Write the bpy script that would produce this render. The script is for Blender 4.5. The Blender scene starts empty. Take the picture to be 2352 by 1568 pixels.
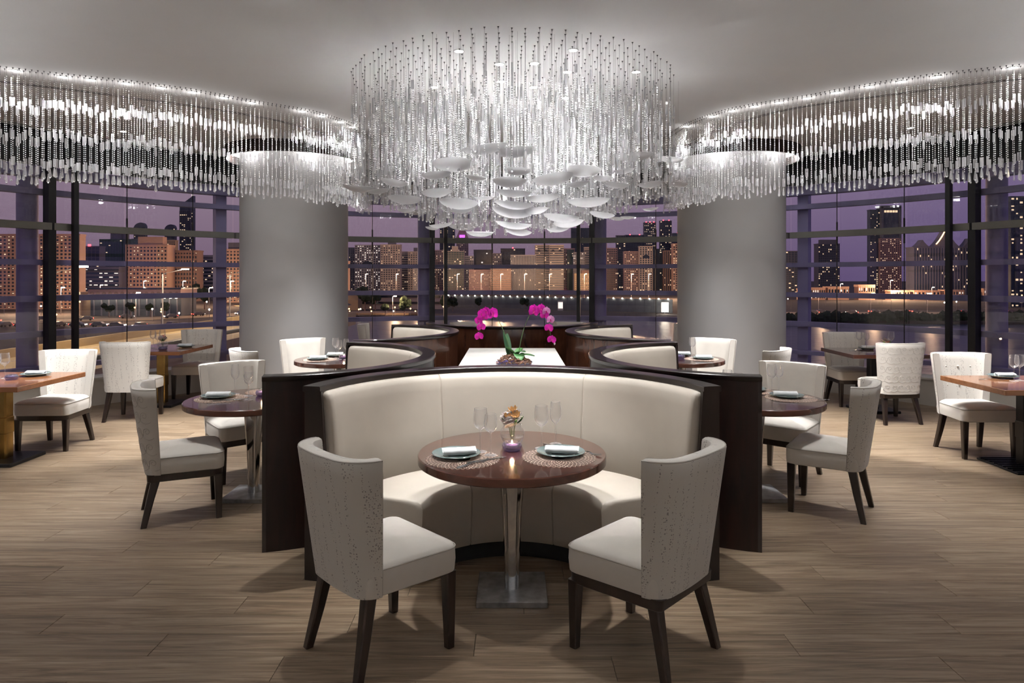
import bpy, bmesh, math, random
from mathutils import Vector, Matrix

# ------------------------------------------------------------------ camera, sky, exposure
SC = bpy.context.scene
COL = SC.collection
PI = math.pi
EYE = 1.68                                   # eye height above the dining floor
cam_data = bpy.data.cameras.new('camera')
cam_data.sensor_width = 36.0
cam_data.lens = 24.0
cam_data.shift_y = -0.0625
cam_data.clip_start = 0.05
cam_data.clip_end = 6000
cam = bpy.data.objects.new('camera', cam_data)
cam.location = (0, 0, EYE)
cam.rotation_euler = (PI / 2, 0, 0)
COL.objects.link(cam)
SC.camera = cam

world = bpy.data.worlds.new('dusk_sky')
SC.world = world
world.use_nodes = True
wn, wl = world.node_tree.nodes, world.node_tree.links
wn.clear()
w_out = wn.new('ShaderNodeOutputWorld')
w_bg = wn.new('ShaderNodeBackground')
w_tc = wn.new('ShaderNodeTexCoord')
w_sep = wn.new('ShaderNodeSeparateXYZ')
wl.new(w_tc.outputs['Generated'], w_sep.inputs[0])
w_ramp = wn.new('ShaderNodeValToRGB')
w_ramp.color_ramp.elements[0].position = 0.0
w_ramp.color_ramp.elements[0].color = (0.150, 0.095, 0.140, 1)
w_ramp.color_ramp.elements[1].position = 0.45
w_ramp.color_ramp.elements[1].color = (0.165, 0.130, 0.185, 1)
e = w_ramp.color_ramp.elements.new(0.10); e.color = (0.215, 0.150, 0.195, 1)
w_ramp2 = wn.new('ShaderNodeValToRGB')      # the eastern side is further into the night
w_ramp2.color_ramp.elements[0].color = (0.085, 0.058, 0.145, 1)
w_ramp2.color_ramp.elements[1].position = 0.45
w_ramp2.color_ramp.elements[1].color = (0.12, 0.10, 0.18, 1)
e = w_ramp2.color_ramp.elements.new(0.12); e.color = (0.150, 0.105, 0.195, 1)
w_mr = wn.new('ShaderNodeMapRange')
w_mr.inputs['From Min'].default_value = 0.05
w_mr.inputs['From Max'].default_value = 0.60
w_mix = wn.new('ShaderNodeMix'); w_mix.data_type = 'RGBA'
wl.new(w_sep.outputs['Z'], w_ramp.inputs[0])
wl.new(w_sep.outputs['Z'], w_ramp2.inputs[0])
wl.new(w_sep.outputs['X'], w_mr.inputs['Value'])
wl.new(w_mr.outputs[0], w_mix.inputs['Factor'])
wl.new(w_ramp.outputs[0], w_mix.inputs['A'])
wl.new(w_ramp2.outputs[0], w_mix.inputs['B'])
wl.new(w_mix.outputs['Result'], w_bg.inputs['Color'])
w_bg.inputs['Strength'].default_value = 1.12
wl.new(w_bg.outputs[0], w_out.inputs[0])

vs = SC.view_settings
vs.view_transform = 'Standard'
vs.look = 'None'
vs.gamma = 1.0
vs.use_curve_mapping = False
vs.exposure = 0.32
SC.cycles.max_bounces = 6
SC.cycles.diffuse_bounces = 4
SC.cycles.glossy_bounces = 4
SC.cycles.transmission_bounces = 6
SC.cycles.transparent_max_bounces = 40
SC.cycles.sample_clamp_indirect = 4.0
SC.cycles.caustics_reflective = False
SC.cycles.caustics_refractive = False

# brightness of the place's lamps and the added fill lamps (watts), used by the lamp builders further down
W_CURTAIN, W_CHANDELIER, W_ROOM, W_COVE, W_STREET = 120.0, 62.0, 20.0, 24.0, 20000.0
W_FILL_ACCENT, W_FILL_TABLE, W_FILL_WALL, W_FILL_UP, W_GLOW = 120.0, 210.0, 1250.0, 15.0, 0.55
LAMP_WHITE = (1.0, 0.985, 0.975)
STREET_WARM = (1.0, 0.60, 0.33)

# ------------------------------------------------------------------ materials
MATS = {}
def srgb(r, g, b):
    return tuple(((c / 255) / 12.92 if c / 255 <= 0.04045 else ((c / 255 + 0.055) / 1.055) ** 2.4) for c in (r, g, b))
def new_mat(name):
    m = bpy.data.materials.new(name)
    m.use_nodes = True
    MATS[name] = m
    nt = m.node_tree
    b = nt.nodes['Principled BSDF']
    return m, nt, b
def N(nt, kind, **kw):
    n = nt.nodes.new(kind)
    for k, v in kw.items():
        if k in n.inputs: n.inputs[k].default_value = v
        else: setattr(n, k, v)
    return n
def plain(name, col, rough=0.5, metal=0.0, spec=0.5, var=0.0, scale=8.0, bump=0.0, bscale=60.0, coat=0.0, sheen=0.0):
    """procedural surface: base colour broken by soft noise, fine bump."""
    m, nt, b = new_mat(name)
    b.inputs['Roughness'].default_value = rough
    b.inputs['Metallic'].default_value = metal
    b.inputs['Specular IOR Level'].default_value = spec
    b.inputs['Coat Weight'].default_value = coat
    b.inputs['Coat Roughness'].default_value = 0.08
    b.inputs['Sheen Weight'].default_value = sheen
    b.inputs['Base Color'].default_value = (*col, 1)
    tc = N(nt, 'ShaderNodeTexCoord')
    if var:
        nz = N(nt, 'ShaderNodeTexNoise', Scale=scale, Detail=4.0)
        nt.links.new(tc.outputs['Object'], nz.inputs['Vector'])
        r = N(nt, 'ShaderNodeValToRGB')
        r.color_ramp.elements[0].position, r.color_ramp.elements[1].position = 0.3, 0.7
        r.color_ramp.elements[0].color = (*[c * (1 - var) for c in col], 1)
        r.color_ramp.elements[1].color = (*[min(1, c * (1 + var)) for c in col], 1)
        nt.links.new(nz.outputs[0], r.inputs[0])
        nt.links.new(r.outputs[0], b.inputs['Base Color'])
    if bump:
        nb = N(nt, 'ShaderNodeTexNoise', Scale=bscale, Detail=3.0)
        nt.links.new(tc.outputs['Object'], nb.inputs['Vector'])
        bp = N(nt, 'ShaderNodeBump', Strength=bump, Distance=0.002)
        nt.links.new(nb.outputs[0], bp.inputs['Height'])
        nt.links.new(bp.outputs[0], b.inputs['Normal'])
    return m
def glow(name, col, strength):
    m, nt, b = new_mat(name)
    b.inputs['Base Color'].default_value = (*col, 1)
    b.inputs['Emission Color'].default_value = (*col, 1)
    b.inputs['Emission Strength'].default_value = strength
    return m
def wood(name, dark, light, rough, coat, axis=(1.5, 18, 18), spec=0.5):
    m, nt, b = new_mat(name)
    tc = N(nt, 'ShaderNodeTexCoord')
    mp = N(nt, 'ShaderNodeMapping'); mp.inputs['Scale'].default_value = axis
    nz = N(nt, 'ShaderNodeTexNoise', Scale=1.6, Detail=7.0, Roughness=0.62, Distortion=0.6)
    r = N(nt, 'ShaderNodeValToRGB')
    r.color_ramp.elements[0].position, r.color_ramp.elements[1].position = 0.34, 0.68
    r.color_ramp.elements[0].color, r.color_ramp.elements[1].color = (*dark, 1), (*light, 1)
    nt.links.new(tc.outputs['Object'], mp.inputs[0]); nt.links.new(mp.outputs[0], nz.inputs['Vector'])
    nt.links.new(nz.outputs[0], r.inputs[0]); nt.links.new(r.outputs[0], b.inputs['Base Color'])
    b.inputs['Roughness'].default_value = rough
    b.inputs['Coat Weight'].default_value = coat
    b.inputs['Coat Roughness'].default_value = 0.06
    b.inputs['Specular IOR Level'].default_value = spec
    return m
def thin_glass(name, tint, low, high, rough=0.0, body=0.0, edge=0.0):
    """glass as a sheet: clear face-on, mirror-like at grazing angles; body = whitish share of cut crystal."""
    m, nt, b = new_mat(name)
    nt.nodes.remove(b)
    out = nt.nodes['Material Output']
    tr = N(nt, 'ShaderNodeBsdfTransparent'); tr.inputs[0].default_value = (*tint, 1)
    gl = N(nt, 'ShaderNodeBsdfGlossy'); gl.inputs['Roughness'].default_value = rough
    lw = N(nt, 'ShaderNodeLayerWeight', Blend=0.35)
    mr = N(nt, 'ShaderNodeMapRange'); mr.inputs['To Min'].default_value = low; mr.inputs['To Max'].default_value = high
    mx = N(nt, 'ShaderNodeMixShader')
    nt.links.new(lw.outputs['Facing'], mr.inputs['Value'])
    nt.links.new(mr.outputs[0], mx.inputs[0])
    rim = gl
    if edge:                                  # cut or rolled edges gather light and read white
        de = N(nt, 'ShaderNodeBsdfDiffuse'); de.inputs[0].default_value = (0.95, 0.95, 0.96, 1)
        te = N(nt, 'ShaderNodeBsdfTranslucent'); te.inputs[0].default_value = (0.95, 0.95, 0.96, 1)
        a1 = N(nt, 'ShaderNodeMixShader'); a1.inputs[0].default_value = 0.5
        nt.links.new(de.outputs[0], a1.inputs[1]); nt.links.new(te.outputs[0], a1.inputs[2])
        a2 = N(nt, 'ShaderNodeMixShader'); a2.inputs[0].default_value = edge
        nt.links.new(gl.outputs[0], a2.inputs[1]); nt.links.new(a1.outputs[0], a2.inputs[2])
        rim = a2
    nt.links.new(tr.outputs[0], mx.inputs[1]); nt.links.new(rim.outputs[0], mx.inputs[2])
    last = mx
    if body:
        df = N(nt, 'ShaderNodeBsdfDiffuse'); df.inputs[0].default_value = (0.9, 0.9, 0.92, 1)
        tl = N(nt, 'ShaderNodeBsdfTranslucent'); tl.inputs[0].default_value = (0.9, 0.9, 0.92, 1)
        ad = N(nt, 'ShaderNodeMixShader'); ad.inputs[0].default_value = 0.5
        nt.links.new(df.outputs[0], ad.inputs[1]); nt.links.new(tl.outputs[0], ad.inputs[2])
        m2 = N(nt, 'ShaderNodeMixShader'); m2.inputs[0].default_value = body
        nt.links.new(mx.outputs[0], m2.inputs[1]); nt.links.new(ad.outputs[0], m2.inputs[2])
        last = m2
    nt.links.new(last.outputs[0], out.inputs['Surface'])
    return m

plain('ceiling_paint', srgb(210, 208, 207), 0.9, var=0.03, scale=1.2)
plain('wall_paint', srgb(200, 201, 202), 0.85, var=0.03, scale=2.0)
plain('column_paint', srgb(176, 176, 177), 0.8, var=0.03, scale=1.5)
plain('sill_paint', srgb(215, 212, 205), 0.8, var=0.05, scale=3.0)
plain('black_void', (0.004, 0.004, 0.005), 0.5)
plain('black_metal', (0.008, 0.008, 0.010), 0.35, metal=0.3)
plain('steel_violet_lit', (0.34, 0.30, 0.48), 0.55, metal=0.2, var=0.12, scale=2.5)  # violet light on the outer steel is put into its base colour
plain('transom_grey', (0.17, 0.17, 0.155), 0.5, metal=0.2, var=0.05)
plain('slab', (0.02, 0.015, 0.01), 0.9)
wood('dark_wood', (0.006, 0.003, 0.003), (0.016, 0.008, 0.006), 0.32, 0.35, (6, 6, 1.2))
wood('booth_veneer', (0.006, 0.0025, 0.002), (0.018, 0.0065, 0.0042), 0.4, 0.08, (7, 7, 1.2), 0.25)
wood('veneer_lit', (0.040, 0.014, 0.008), (0.095, 0.035, 0.018), 0.25, 0.5, (7, 7, 1.2))  # brighter copy of the booth veneer: lamplight on rear shells put into colour
wood('leg_wood', (0.007, 0.0035, 0.003), (0.020, 0.010, 0.007), 0.3, 0.3, (20, 20, 2))
wood('walnut_top', (0.060, 0.019, 0.012), (0.115, 0.040, 0.025), 0.16, 0.6, (1.2, 9, 9))
wood('cherry_top', (0.26, 0.105, 0.045), (0.38, 0.165, 0.075), 0.16, 0.5, (1.2, 9, 9))
plain('chrome', (0.62, 0.61, 0.60), 0.08, metal=1.0)
plain('brushed_steel', (0.46, 0.47, 0.49), 0.34, metal=1.0, var=0.35, scale=14.0)
plain('brass', (0.42, 0.27, 0.09), 0.22, metal=1.0, var=0.25, scale=6)
plain('leather', srgb(218, 209, 196), 0.42, spec=0.4, var=0.035, scale=5, bump=0.12, bscale=220)
plain('fabric_plain', srgb(226, 220, 211), 0.75, var=0.03, scale=10, bump=0.18, bscale=420, sheen=0.25)
plain('piping', srgb(178, 171, 161), 0.7, sheen=0.2)
plain('stone_white', srgb(238, 236, 230), 0.35, var=0.05, scale=4)
plain('plate_teal', (0.18, 0.235, 0.23), 0.14, spec=0.6, var=0.05, scale=20)
plain('plate_white', (0.75, 0.78, 0.77), 0.15, spec=0.6)
plain('napkin', (0.83, 0.86, 0.88), 0.9, var=0.03, scale=40, bump=0.3, bscale=300)
plain('mat_cord', (0.70, 0.56, 0.47), 0.5, var=0.1, scale=60)
plain('cutlery_steel', (0.70, 0.70, 0.71), 0.14, metal=1.0)
plain('scroll_thread', srgb(192, 185, 177), 0.6)
thin_glass('pane_glass', (0.93, 0.94, 0.97), 0.035, 0.35)
thin_glass('drink_glass', (0.99, 0.99, 0.995), 0.03, 0.8, 0.03, body=0.06, edge=0.6)
thin_glass('vase_glass', (0.98, 0.98, 0.99), 0.04, 0.7, 0.03, body=0.04, edge=0.5)
thin_glass('violet_glass', (0.38, 0.33, 0.62), 0.08, 0.6, 0.05, body=0.12)
thin_glass('crystal_clear', (0.98, 0.98, 0.99), 0.10, 0.85, 0.08, body=0.17, edge=0.5)
thin_glass('dish_glass', (0.96, 0.97, 0.985), 0.08, 0.6, 0.2, body=0.46, edge=0.6)
plain('crystal_bead', (0.92, 0.92, 0.93), 0.10, spec=1.0, coat=0.6)
plain('thread', (0.16, 0.155, 0.15), 0.5)
plain('canopy_metal', (0.05, 0.05, 0.05), 0.4)
glow('lamp_disc', (1.0, 0.97, 0.93), 26.0)
glow('cove_led', (1.0, 0.97, 0.95), 6.0)
glow('flame', (1.0, 0.62, 0.30), 18.0)
plain('wax', (0.85, 0.78, 0.70), 0.5)
plain('petal_white', (0.92, 0.84, 0.82), 0.6, var=0.06, scale=40)
plain('petal_orange', (0.90, 0.50, 0.20), 0.6, var=0.15, scale=60)
plain('petal_pink', (0.85, 0.42, 0.36), 0.6, var=0.1, scale=60)
plain('orchid_magenta', (0.68, 0.018, 0.42), 0.55, var=0.3, scale=26)
plain('orchid_pale', (0.75, 0.32, 0.60), 0.55, var=0.3, scale=26)
def let_light_through(*names):
    """petals: half of the light that falls on one side glows through to the other"""
    for n in names:
        nt = MATS[n].node_tree; b = nt.nodes['Principled BSDF']; out = nt.nodes['Material Output']
        tl = N(nt, 'ShaderNodeBsdfTranslucent'); mx = N(nt, 'ShaderNodeMixShader'); mx.inputs[0].default_value = 0.45
        src = b.inputs['Base Color'].links
        if src: nt.links.new(src[0].from_socket, tl.inputs[0])
        nt.links.new(b.outputs[0], mx.inputs[1]); nt.links.new(tl.outputs[0], mx.inputs[2]); nt.links.new(mx.outputs[0], out.inputs['Surface'])
let_light_through('petal_white', 'petal_orange', 'petal_pink', 'orchid_magenta', 'orchid_pale')
plain('orchid_lip', (0.45, 0.01, 0.16), 0.5)
plain('orchid_bud', (0.62, 0.52, 0.48), 0.6)
plain('leaf', (0.085, 0.235, 0.075), 0.35, var=0.25, scale=14)
plain('leaf_dark', (0.030, 0.085, 0.035), 0.35, var=0.25, scale=14)
plain('stem', (0.08, 0.13, 0.05), 0.5)
plain('bark', (0.19, 0.092, 0.055), 0.8, var=0.5, scale=30)
plain('bark_pale', (0.33, 0.19, 0.13), 0.8, var=0.4, scale=30)
plain('button_fabric', srgb(205, 198, 188), 0.6)

def dotted_fabric():
    """pale upholstery with speckles printed in loose vertical trails; coordinates come from the cloth's own patt attribute (metres)."""
    m, nt, b = new_mat('fabric_dotted')
    at = N(nt, 'ShaderNodeAttribute', attribute_name='patt')
    L = nt.links.new
    v1 = N(nt, 'ShaderNodeTexVoronoi', Scale=95.0); v1.voronoi_dimensions = '2D'
    L(at.outputs['Vector'], v1.inputs['Vector'])
    sepc = N(nt, 'ShaderNodeSeparateColor'); L(v1.outputs['Color'], sepc.inputs[0])
    rad = N(nt, 'ShaderNodeMapRange'); rad.inputs['To Min'].default_value = 0.10; rad.inputs['To Max'].default_value = 0.36
    L(sepc.outputs[0], rad.inputs['Value'])
    lt = N(nt, 'ShaderNodeMath', operation='LESS_THAN'); L(v1.outputs['Distance'], lt.inputs[0]); L(rad.outputs[0], lt.inputs[1])
    mp = N(nt, 'ShaderNodeMapping'); mp.inputs['Scale'].default_value = (30, 2.4, 1)
    L(at.outputs['Vector'], mp.inputs[0])
    nz = N(nt, 'ShaderNodeTexNoise', Scale=1.0, Detail=2.0, Distortion=0.5); L(mp.outputs[0], nz.inputs['Vector'])
    gt = N(nt, 'ShaderNodeMath', operation='GREATER_THAN'); gt.inputs[1].default_value = 0.535
    L(nz.outputs[0], gt.inputs[0])
    mul = N(nt, 'ShaderNodeMath', operation='MULTIPLY'); L(lt.outputs[0], mul.inputs[0]); L(gt.outputs[0], mul.inputs[1])
    g2 = N(nt, 'ShaderNodeMath', operation='GREATER_THAN'); g2.inputs[1].default_value = 0.30; L(sepc.outputs[1], g2.inputs[0])
    m2 = N(nt, 'ShaderNodeMath', operation='MULTIPLY'); L(mul.outputs[0], m2.inputs[0]); L(g2.outputs[0], m2.inputs[1])
    mx = N(nt, 'ShaderNodeMix'); mx.data_type = 'RGBA'
    mx.inputs['A'].default_value = (*srgb(222, 217, 209), 1)
    mx.inputs['B'].default_value = (*srgb(158, 151, 145), 1)
    L(m2.outputs[0], mx.inputs['Factor']); L(mx.outputs['Result'], b.inputs['Base Color'])
    b.inputs['Roughness'].default_value = 0.75
    b.inputs['Sheen Weight'].default_value = 0.25
    return m
dotted_fabric()
plain('fabric_scrolled', srgb(220, 214, 206), 0.75, var=0.03, scale=10, bump=0.18, bscale=420, sheen=0.25)

def plank_material():
    m, nt, b = new_mat('oak_plank')
    L = nt.links.new
    geo = N(nt, 'ShaderNodeNewGeometry')
    oi = N(nt, 'ShaderNodeObjectInfo')
    cmb = N(nt, 'ShaderNodeCombineXYZ')
    m1 = N(nt, 'ShaderNodeMath', operation='MULTIPLY'); m1.inputs[1].default_value = 37.0
    L(oi.outputs['Random'], m1.inputs[0]); L(m1.outputs[0], cmb.inputs['X']); L(m1.outputs[0], cmb.inputs['Y'])
    add = N(nt, 'ShaderNodeVectorMath', operation='ADD'); L(geo.outputs['Position'], add.inputs[0]); L(cmb.outputs[0], add.inputs[1])
    mp = N(nt, 'ShaderNodeMapping'); mp.inputs['Scale'].default_value = (0.9, 15, 1)
    L(add.outputs[0], mp.inputs[0])
    n1 = N(nt, 'ShaderNodeTexNoise', Scale=1.7, Detail=9.0, Roughness=0.66, Distortion=1.1); L(mp.outputs[0], n1.inputs['Vector'])
    r = N(nt, 'ShaderNodeValToRGB')
    els = r.color_ramp.elements
    els[0].position, els[0].color = 0.28, (*srgb(92, 74, 57), 1)
    els[1].position, els[1].color = 0.72, (*srgb(180, 161, 138), 1)
    q = els.new(0.44); q.color = (*srgb(134, 113, 91), 1)
    q = els.new(0.56); q.color = (*srgb(157, 137, 114), 1)
    L(n1.outputs[0], r.inputs[0])
    mp2 = N(nt, 'ShaderNodeMapping'); mp2.inputs['Scale'].default_value = (4, 110, 1); L(add.outputs[0], mp2.inputs[0])
    n2 = N(nt, 'ShaderNodeTexNoise', Scale=1.0, Detail=4.0); L(mp2.outputs[0], n2.inputs['Vector'])
    mr = N(nt, 'ShaderNodeMapRange'); mr.inputs['From Min'].default_value = 0.3; mr.inputs['From Max'].default_value = 0.7
    mr.inputs['To Min'].default_value = 0.78; mr.inputs['To Max'].default_value = 1.10; L(n2.outputs[0], mr.inputs['Value'])
    tone = N(nt, 'ShaderNodeMapRange'); tone.inputs['To Min'].default_value = 0.74; tone.inputs['To Max'].default_value = 0.92
    L(oi.outputs['Random'], tone.inputs['Value'])
    mm = N(nt, 'ShaderNodeMath', operation='MULTIPLY'); L(mr.outputs[0], mm.inputs[0]); L(tone.outputs[0], mm.inputs[1])
    sc = N(nt, 'ShaderNodeVectorMath', operation='SCALE'); L(r.outputs[0], sc.inputs[0]); L(mm.outputs[0], sc.inputs['Scale'])
    L(sc.outputs[0], b.inputs['Base Color'])
    b.inputs['Roughness'].default_value = 0.42
    b.inputs['Specular IOR Level'].default_value = 0.45
    bp = N(nt, 'ShaderNodeBump', Strength=0.25, Distance=0.002); L(n2.outputs[0], bp.inputs['Height']); L(bp.outputs[0], b.inputs['Normal'])
plank_material()

# ------------------------------------------------------------------ mesh helpers
class MB:
    """collects verts and faces of ONE part"""
    def __init__(self): self.v = []; self.f = []; self.p = None
    def add(self, vs, fs):
        o = len(self.v)
        self.v += [tuple(x) for x in vs]
        self.f += [tuple(i + o for i in f) for f in fs]
        return self
    def box(self, c, s, rz=0.0, taper=1.0):
        hx, hy, hz = s[0] / 2, s[1] / 2, s[2] / 2
        vs = []
        for z, k in ((-hz, taper), (hz, 1.0)):
            for x, y in ((-hx, -hy), (hx, -hy), (hx, hy), (-hx, hy)):
                x, y = x * k, y * k
                vs.append((c[0] + x * math.cos(rz) - y * math.sin(rz), c[1] + x * math.sin(rz) + y * math.cos(rz), c[2] + z))
        return self.add(vs, [(0, 3, 2, 1), (4, 5, 6, 7), (0, 1, 5, 4), (1, 2, 6, 5), (2, 3, 7, 6), (3, 0, 4, 7)])
    def lathe(self, prof, n=24, c=(0, 0, 0), cap0=False, cap1=False):
        vs, fs = [], []
        for r, z in prof:
            for k in range(n):
                a = 2 * PI * k / n
                vs.append((c[0] + r * math.cos(a), c[1] + r * math.sin(a), c[2] + z))
        for i in range(len(prof) - 1):
            for k in range(n):
                k2 = (k + 1) % n
                fs.append((i * n + k, i * n + k2, (i + 1) * n + k2, (i + 1) * n + k))
        if cap0: fs.append(tuple(range(n - 1, -1, -1)))
        if cap1: fs.append(tuple((len(prof) - 1) * n + k for k in range(n)))
        return self.add(vs, fs)
    def tube(self, pts, r, n=6, closed=False):
        pts = [Vector(p) for p in pts]
        m = len(pts)
        rs = r if isinstance(r, (list, tuple)) else [r] * m
        vs, fs = [], []
        up = Vector((0, 0, 1))
        for i, p in enumerate(pts):
            if closed: d = pts[(i + 1) % m] - pts[i - 1]
            else: d = pts[min(i + 1, m - 1)] - pts[max(i - 1, 0)]
            if d.length < 1e-9: d = Vector((0, 0, 1))
            d.normalize()
            a = up if abs(d.dot(up)) < 0.95 else Vector((1, 0, 0))
            s = d.cross(a).normalized(); t = s.cross(d)
            for k in range(n):
                w = 2 * PI * k / n
                vs.append(p + (s * math.cos(w) + t * math.sin(w)) * rs[i])
        for i in range(m if closed else m - 1):
            j = (i + 1) % m
            for k in range(n):
                k2 = (k + 1) % n
                fs.append((i * n + k, i * n + k2, j * n + k2, j * n + k))
        if not closed:
            fs.append(tuple(range(n - 1, -1, -1))); fs.append(tuple((m - 1) * n + k for k in range(n)))
        return self.add(vs, fs)
    def arc(self, prof, a0, a1, n, c=(0, 0)):
        """closed (r, z) outline swept over angles a0..a1 (radians from +X) with end caps"""
        vs, fs = [], []
        m = len(prof)
        for i in range(n + 1):
            a = a0 + (a1 - a0) * i / n
            for r, z in prof: vs.append((c[0] + r * math.cos(a), c[1] + r * math.sin(a), z))
        for i in range(n):
            for k in range(m):
                k2 = (k + 1) % m
                fs.append((i * m + k, (i + 1) * m + k, (i + 1) * m + k2, i * m + k2))
        fs.append(tuple(range(m))); fs.append(tuple(n * m + k for k in range(m - 1, -1, -1)))
        return self.add(vs, fs)
    def loops(self, rings, cap0=True, cap1=True):
        m = len(rings[0]); vs = [p for r in rings for p in r]; fs = []
        for i in range(len(rings) - 1):
            for k in range(m):
                k2 = (k + 1) % m
                fs.append((i * m + k, i * m + k2, (i + 1) * m + k2, (i + 1) * m + k))
        if cap0: fs.append(tuple(range(m - 1, -1, -1)))
        if cap1: fs.append(tuple((len(rings) - 1) * m + k for k in range(m)))
        return self.add(vs, fs)
    def mesh(self, name, mat, smooth=None, fix=True):
        me = bpy.data.meshes.new(name)
        me.from_pydata(self.v, [], self.f)
        if fix:
            bm = bmesh.new(); bm.from_mesh(me)
            bmesh.ops.recalc_face_normals(bm, faces=bm.faces)
            bm.to_mesh(me); bm.free()
        if self.p:
            at = me.attributes.new('patt', 'FLOAT_VECTOR', 'POINT')
            at.data.foreach_set('vector', [x for q in self.p for x in q])
        me.materials.append(MATS[mat])
        if smooth is not None:
            me.polygons.foreach_set('use_smooth', [True] * len(me.polygons))
            me.set_sharp_from_angle(angle=math.radians(smooth))
        me.update()
        return me
def link(name, data, parent=None, loc=(0, 0, 0), rz=0.0):
    o = bpy.data.objects.new(name, data)
    COL.objects.link(o)
    o.location = loc
    if rz: o.rotation_euler = (0, 0, rz)
    if parent is not None: o.parent = parent
    return o
def part(name, mb, mat, parent, smooth=None, kind=None, label=None, fix=True):
    o = link(name, mb.mesh(name, mat, smooth, fix), parent)
    if kind: o['kind'] = kind
    if label: o['label'] = label
    return o
def tag(o, label=None, cat=None, group=None, kind=None):
    if label: o['label'] = label
    if cat: o['category'] = cat
    if group: o['group'] = group
    if kind: o['kind'] = kind
    return o
def thing(name, label, cat, loc=(0, 0, 0), rz=0.0, group=None):
    return tag(link(name, None, None, loc, rz), label, cat, group)
def copy_tree(o, parent=None):
    c = o.copy(); COL.objects.link(c); c.parent = parent
    for ch in list(o.children): copy_tree(ch, c)
    return c
def rbox(mb, c, s, r=0.01, rz=0.0):
    """box with chamfered vertical and horizontal edges"""
    hx, hy, hz = s[0] / 2, s[1] / 2, s[2] / 2
    def ring(z, ins):
        x, y = hx - ins, hy - ins
        q = min(r, x, y)
        p = [(-x + q, -y), (x - q, -y), (x, -y + q), (x, y - q), (x - q, y), (-x + q, y), (-x, y - q), (-x, -y + q)]
        return [(c[0] + a * math.cos(rz) - b * math.sin(rz), c[1] + a * math.sin(rz) + b * math.cos(rz), c[2] + z) for a, b in p]
    return mb.loops([ring(-hz, r), ring(-hz + r, 0), ring(hz - r, 0), ring(hz, r)])
def spline(pts, step):
    """points at even spacing along a Catmull-Rom curve through pts (2-D)"""
    P = [Vector((p[0], p[1])) for p in pts]
    P = [P[0] * 2 - P[1]] + P + [P[-1] * 2 - P[-2]]
    fine = []
    for i in range(1, len(P) - 2):
        for k in range(24):
            t = k / 24
            fine.append(0.5 * ((2 * P[i]) + (P[i + 1] - P[i - 1]) * t + (2 * P[i - 1] - 5 * P[i] + 4 * P[i + 1] - P[i + 2]) * t * t + (3 * P[i] - P[i - 1] - 3 * P[i + 1] + P[i + 2]) * t ** 3))
    fine.append(P[-2])
    out, acc = [fine[0]], 0.0
    for a, b in zip(fine, fine[1:]):
        seg = (b - a).length
        while acc + seg >= step:
            a = a + (b - a) * ((step - acc) / seg)
            out.append(a.copy()); seg = (b - a).length; acc = 0.0
        acc += seg
    return out
def spot(parent, loc, watts, size, blend=0.6, col=LAMP_WHITE, radius=0.035):
    ld = bpy.data.lights.new('downlight_beam', 'SPOT')
    ld.energy, ld.spot_size, ld.spot_blend, ld.color, ld.shadow_soft_size = watts, math.radians(size), blend, col, radius
    return link('beam', ld, parent, loc)

# ------------------------------------------------------------------ the room: round glazed hall
CX, CY, RW = 0.0, 5.4, 6.8                    # centre and radius of the glazing
ZC = 3.52                                     # ceiling
BACK = -4.0
def ang(deg): return math.radians(90 - deg)   # degrees clockwise from straight ahead
def on_circle(deg, r): a = ang(deg); return (CX + r * math.cos(a), CY + r * math.sin(a))

def room_slab(name, r, z0, z1, mat):
    mb = MB()
    ring = [on_circle(d, r) for d in range(-90, 91, 2)] + [(r, BACK), (-r, BACK)]
    mb.loops([[(x, y, z0) for x, y in ring], [(x, y, z1) for x, y in ring]])
    o = part(name, mb, mat, None)
    o['kind'] = 'structure'
    return o
floor = room_slab('floor', 6.74, -0.25, -0.012, 'slab')
ceiling = room_slab('ceiling', 6.5, ZC, ZC + 0.10, 'ceiling_paint')

# floor planks: laid across the view in staggered rows, a hair's gap between them
random.seed(11)
PW, PL, PT = 0.19, 1.45, 0.012
pm = MB()
q = 0.0012
pm.loops([[(-0.5, -PW / 2 + q, 0), (0.5, -PW / 2 + q, 0), (0.5, PW / 2 - q, 0), (-0.5, PW / 2 - q, 0)],
          [(-0.5, -PW / 2 + q, PT - 0.001), (0.5, -PW / 2 + q, PT - 0.001), (0.5, PW / 2 - q, PT - 0.001), (-0.5, PW / 2 - q, PT - 0.001)],
          [(-0.499, -PW / 2 + 2 * q, PT), (0.499, -PW / 2 + 2 * q, PT), (0.499, PW / 2 - 2 * q, PT), (-0.499, PW / 2 - 2 * q, PT)]])
plank_me = pm.mesh('plank', 'oak_plank')
rest = MB()
spots_ = []
y = BACK + PW / 2
row = 0
while y < CY + 6.55:
    half = 6.6 if y < CY else math.sqrt(max(0.0, 6.6 ** 2 - (y - CY) ** 2))
    off = (row * 0.61) % PL
    x = -6.6 - off
    while x < half:
        a, b = max(x, -half), min(x + PL, half)
        if b - a > 0.05: spots_.append((y, a, b))
        x += PL
    y += PW; row += 1
def seen(y, a, b): return y > 2.55 and (min(abs(a), abs(b)) if a * b > 0 else 0) < 0.78 * y + 0.05
vis = sorted([s for s in spots_ if seen(*s)], key=lambda s: s[0])
keep = set(vis[:300])
for (yy, a, b) in spots_:
    if (yy, a, b) in keep:
        o = link('plank', plank_me, floor, ((a + b) / 2, yy, -PT))
        o.scale = (b - a - 0.002, 1, 1)
    else:
        rest.box(((a + b) / 2, yy, -PT / 2), (b - a - 0.002, PW - 2 * q, PT))
part('planks_beyond', rest, 'oak_plank', floor, kind='stuff')

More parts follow.
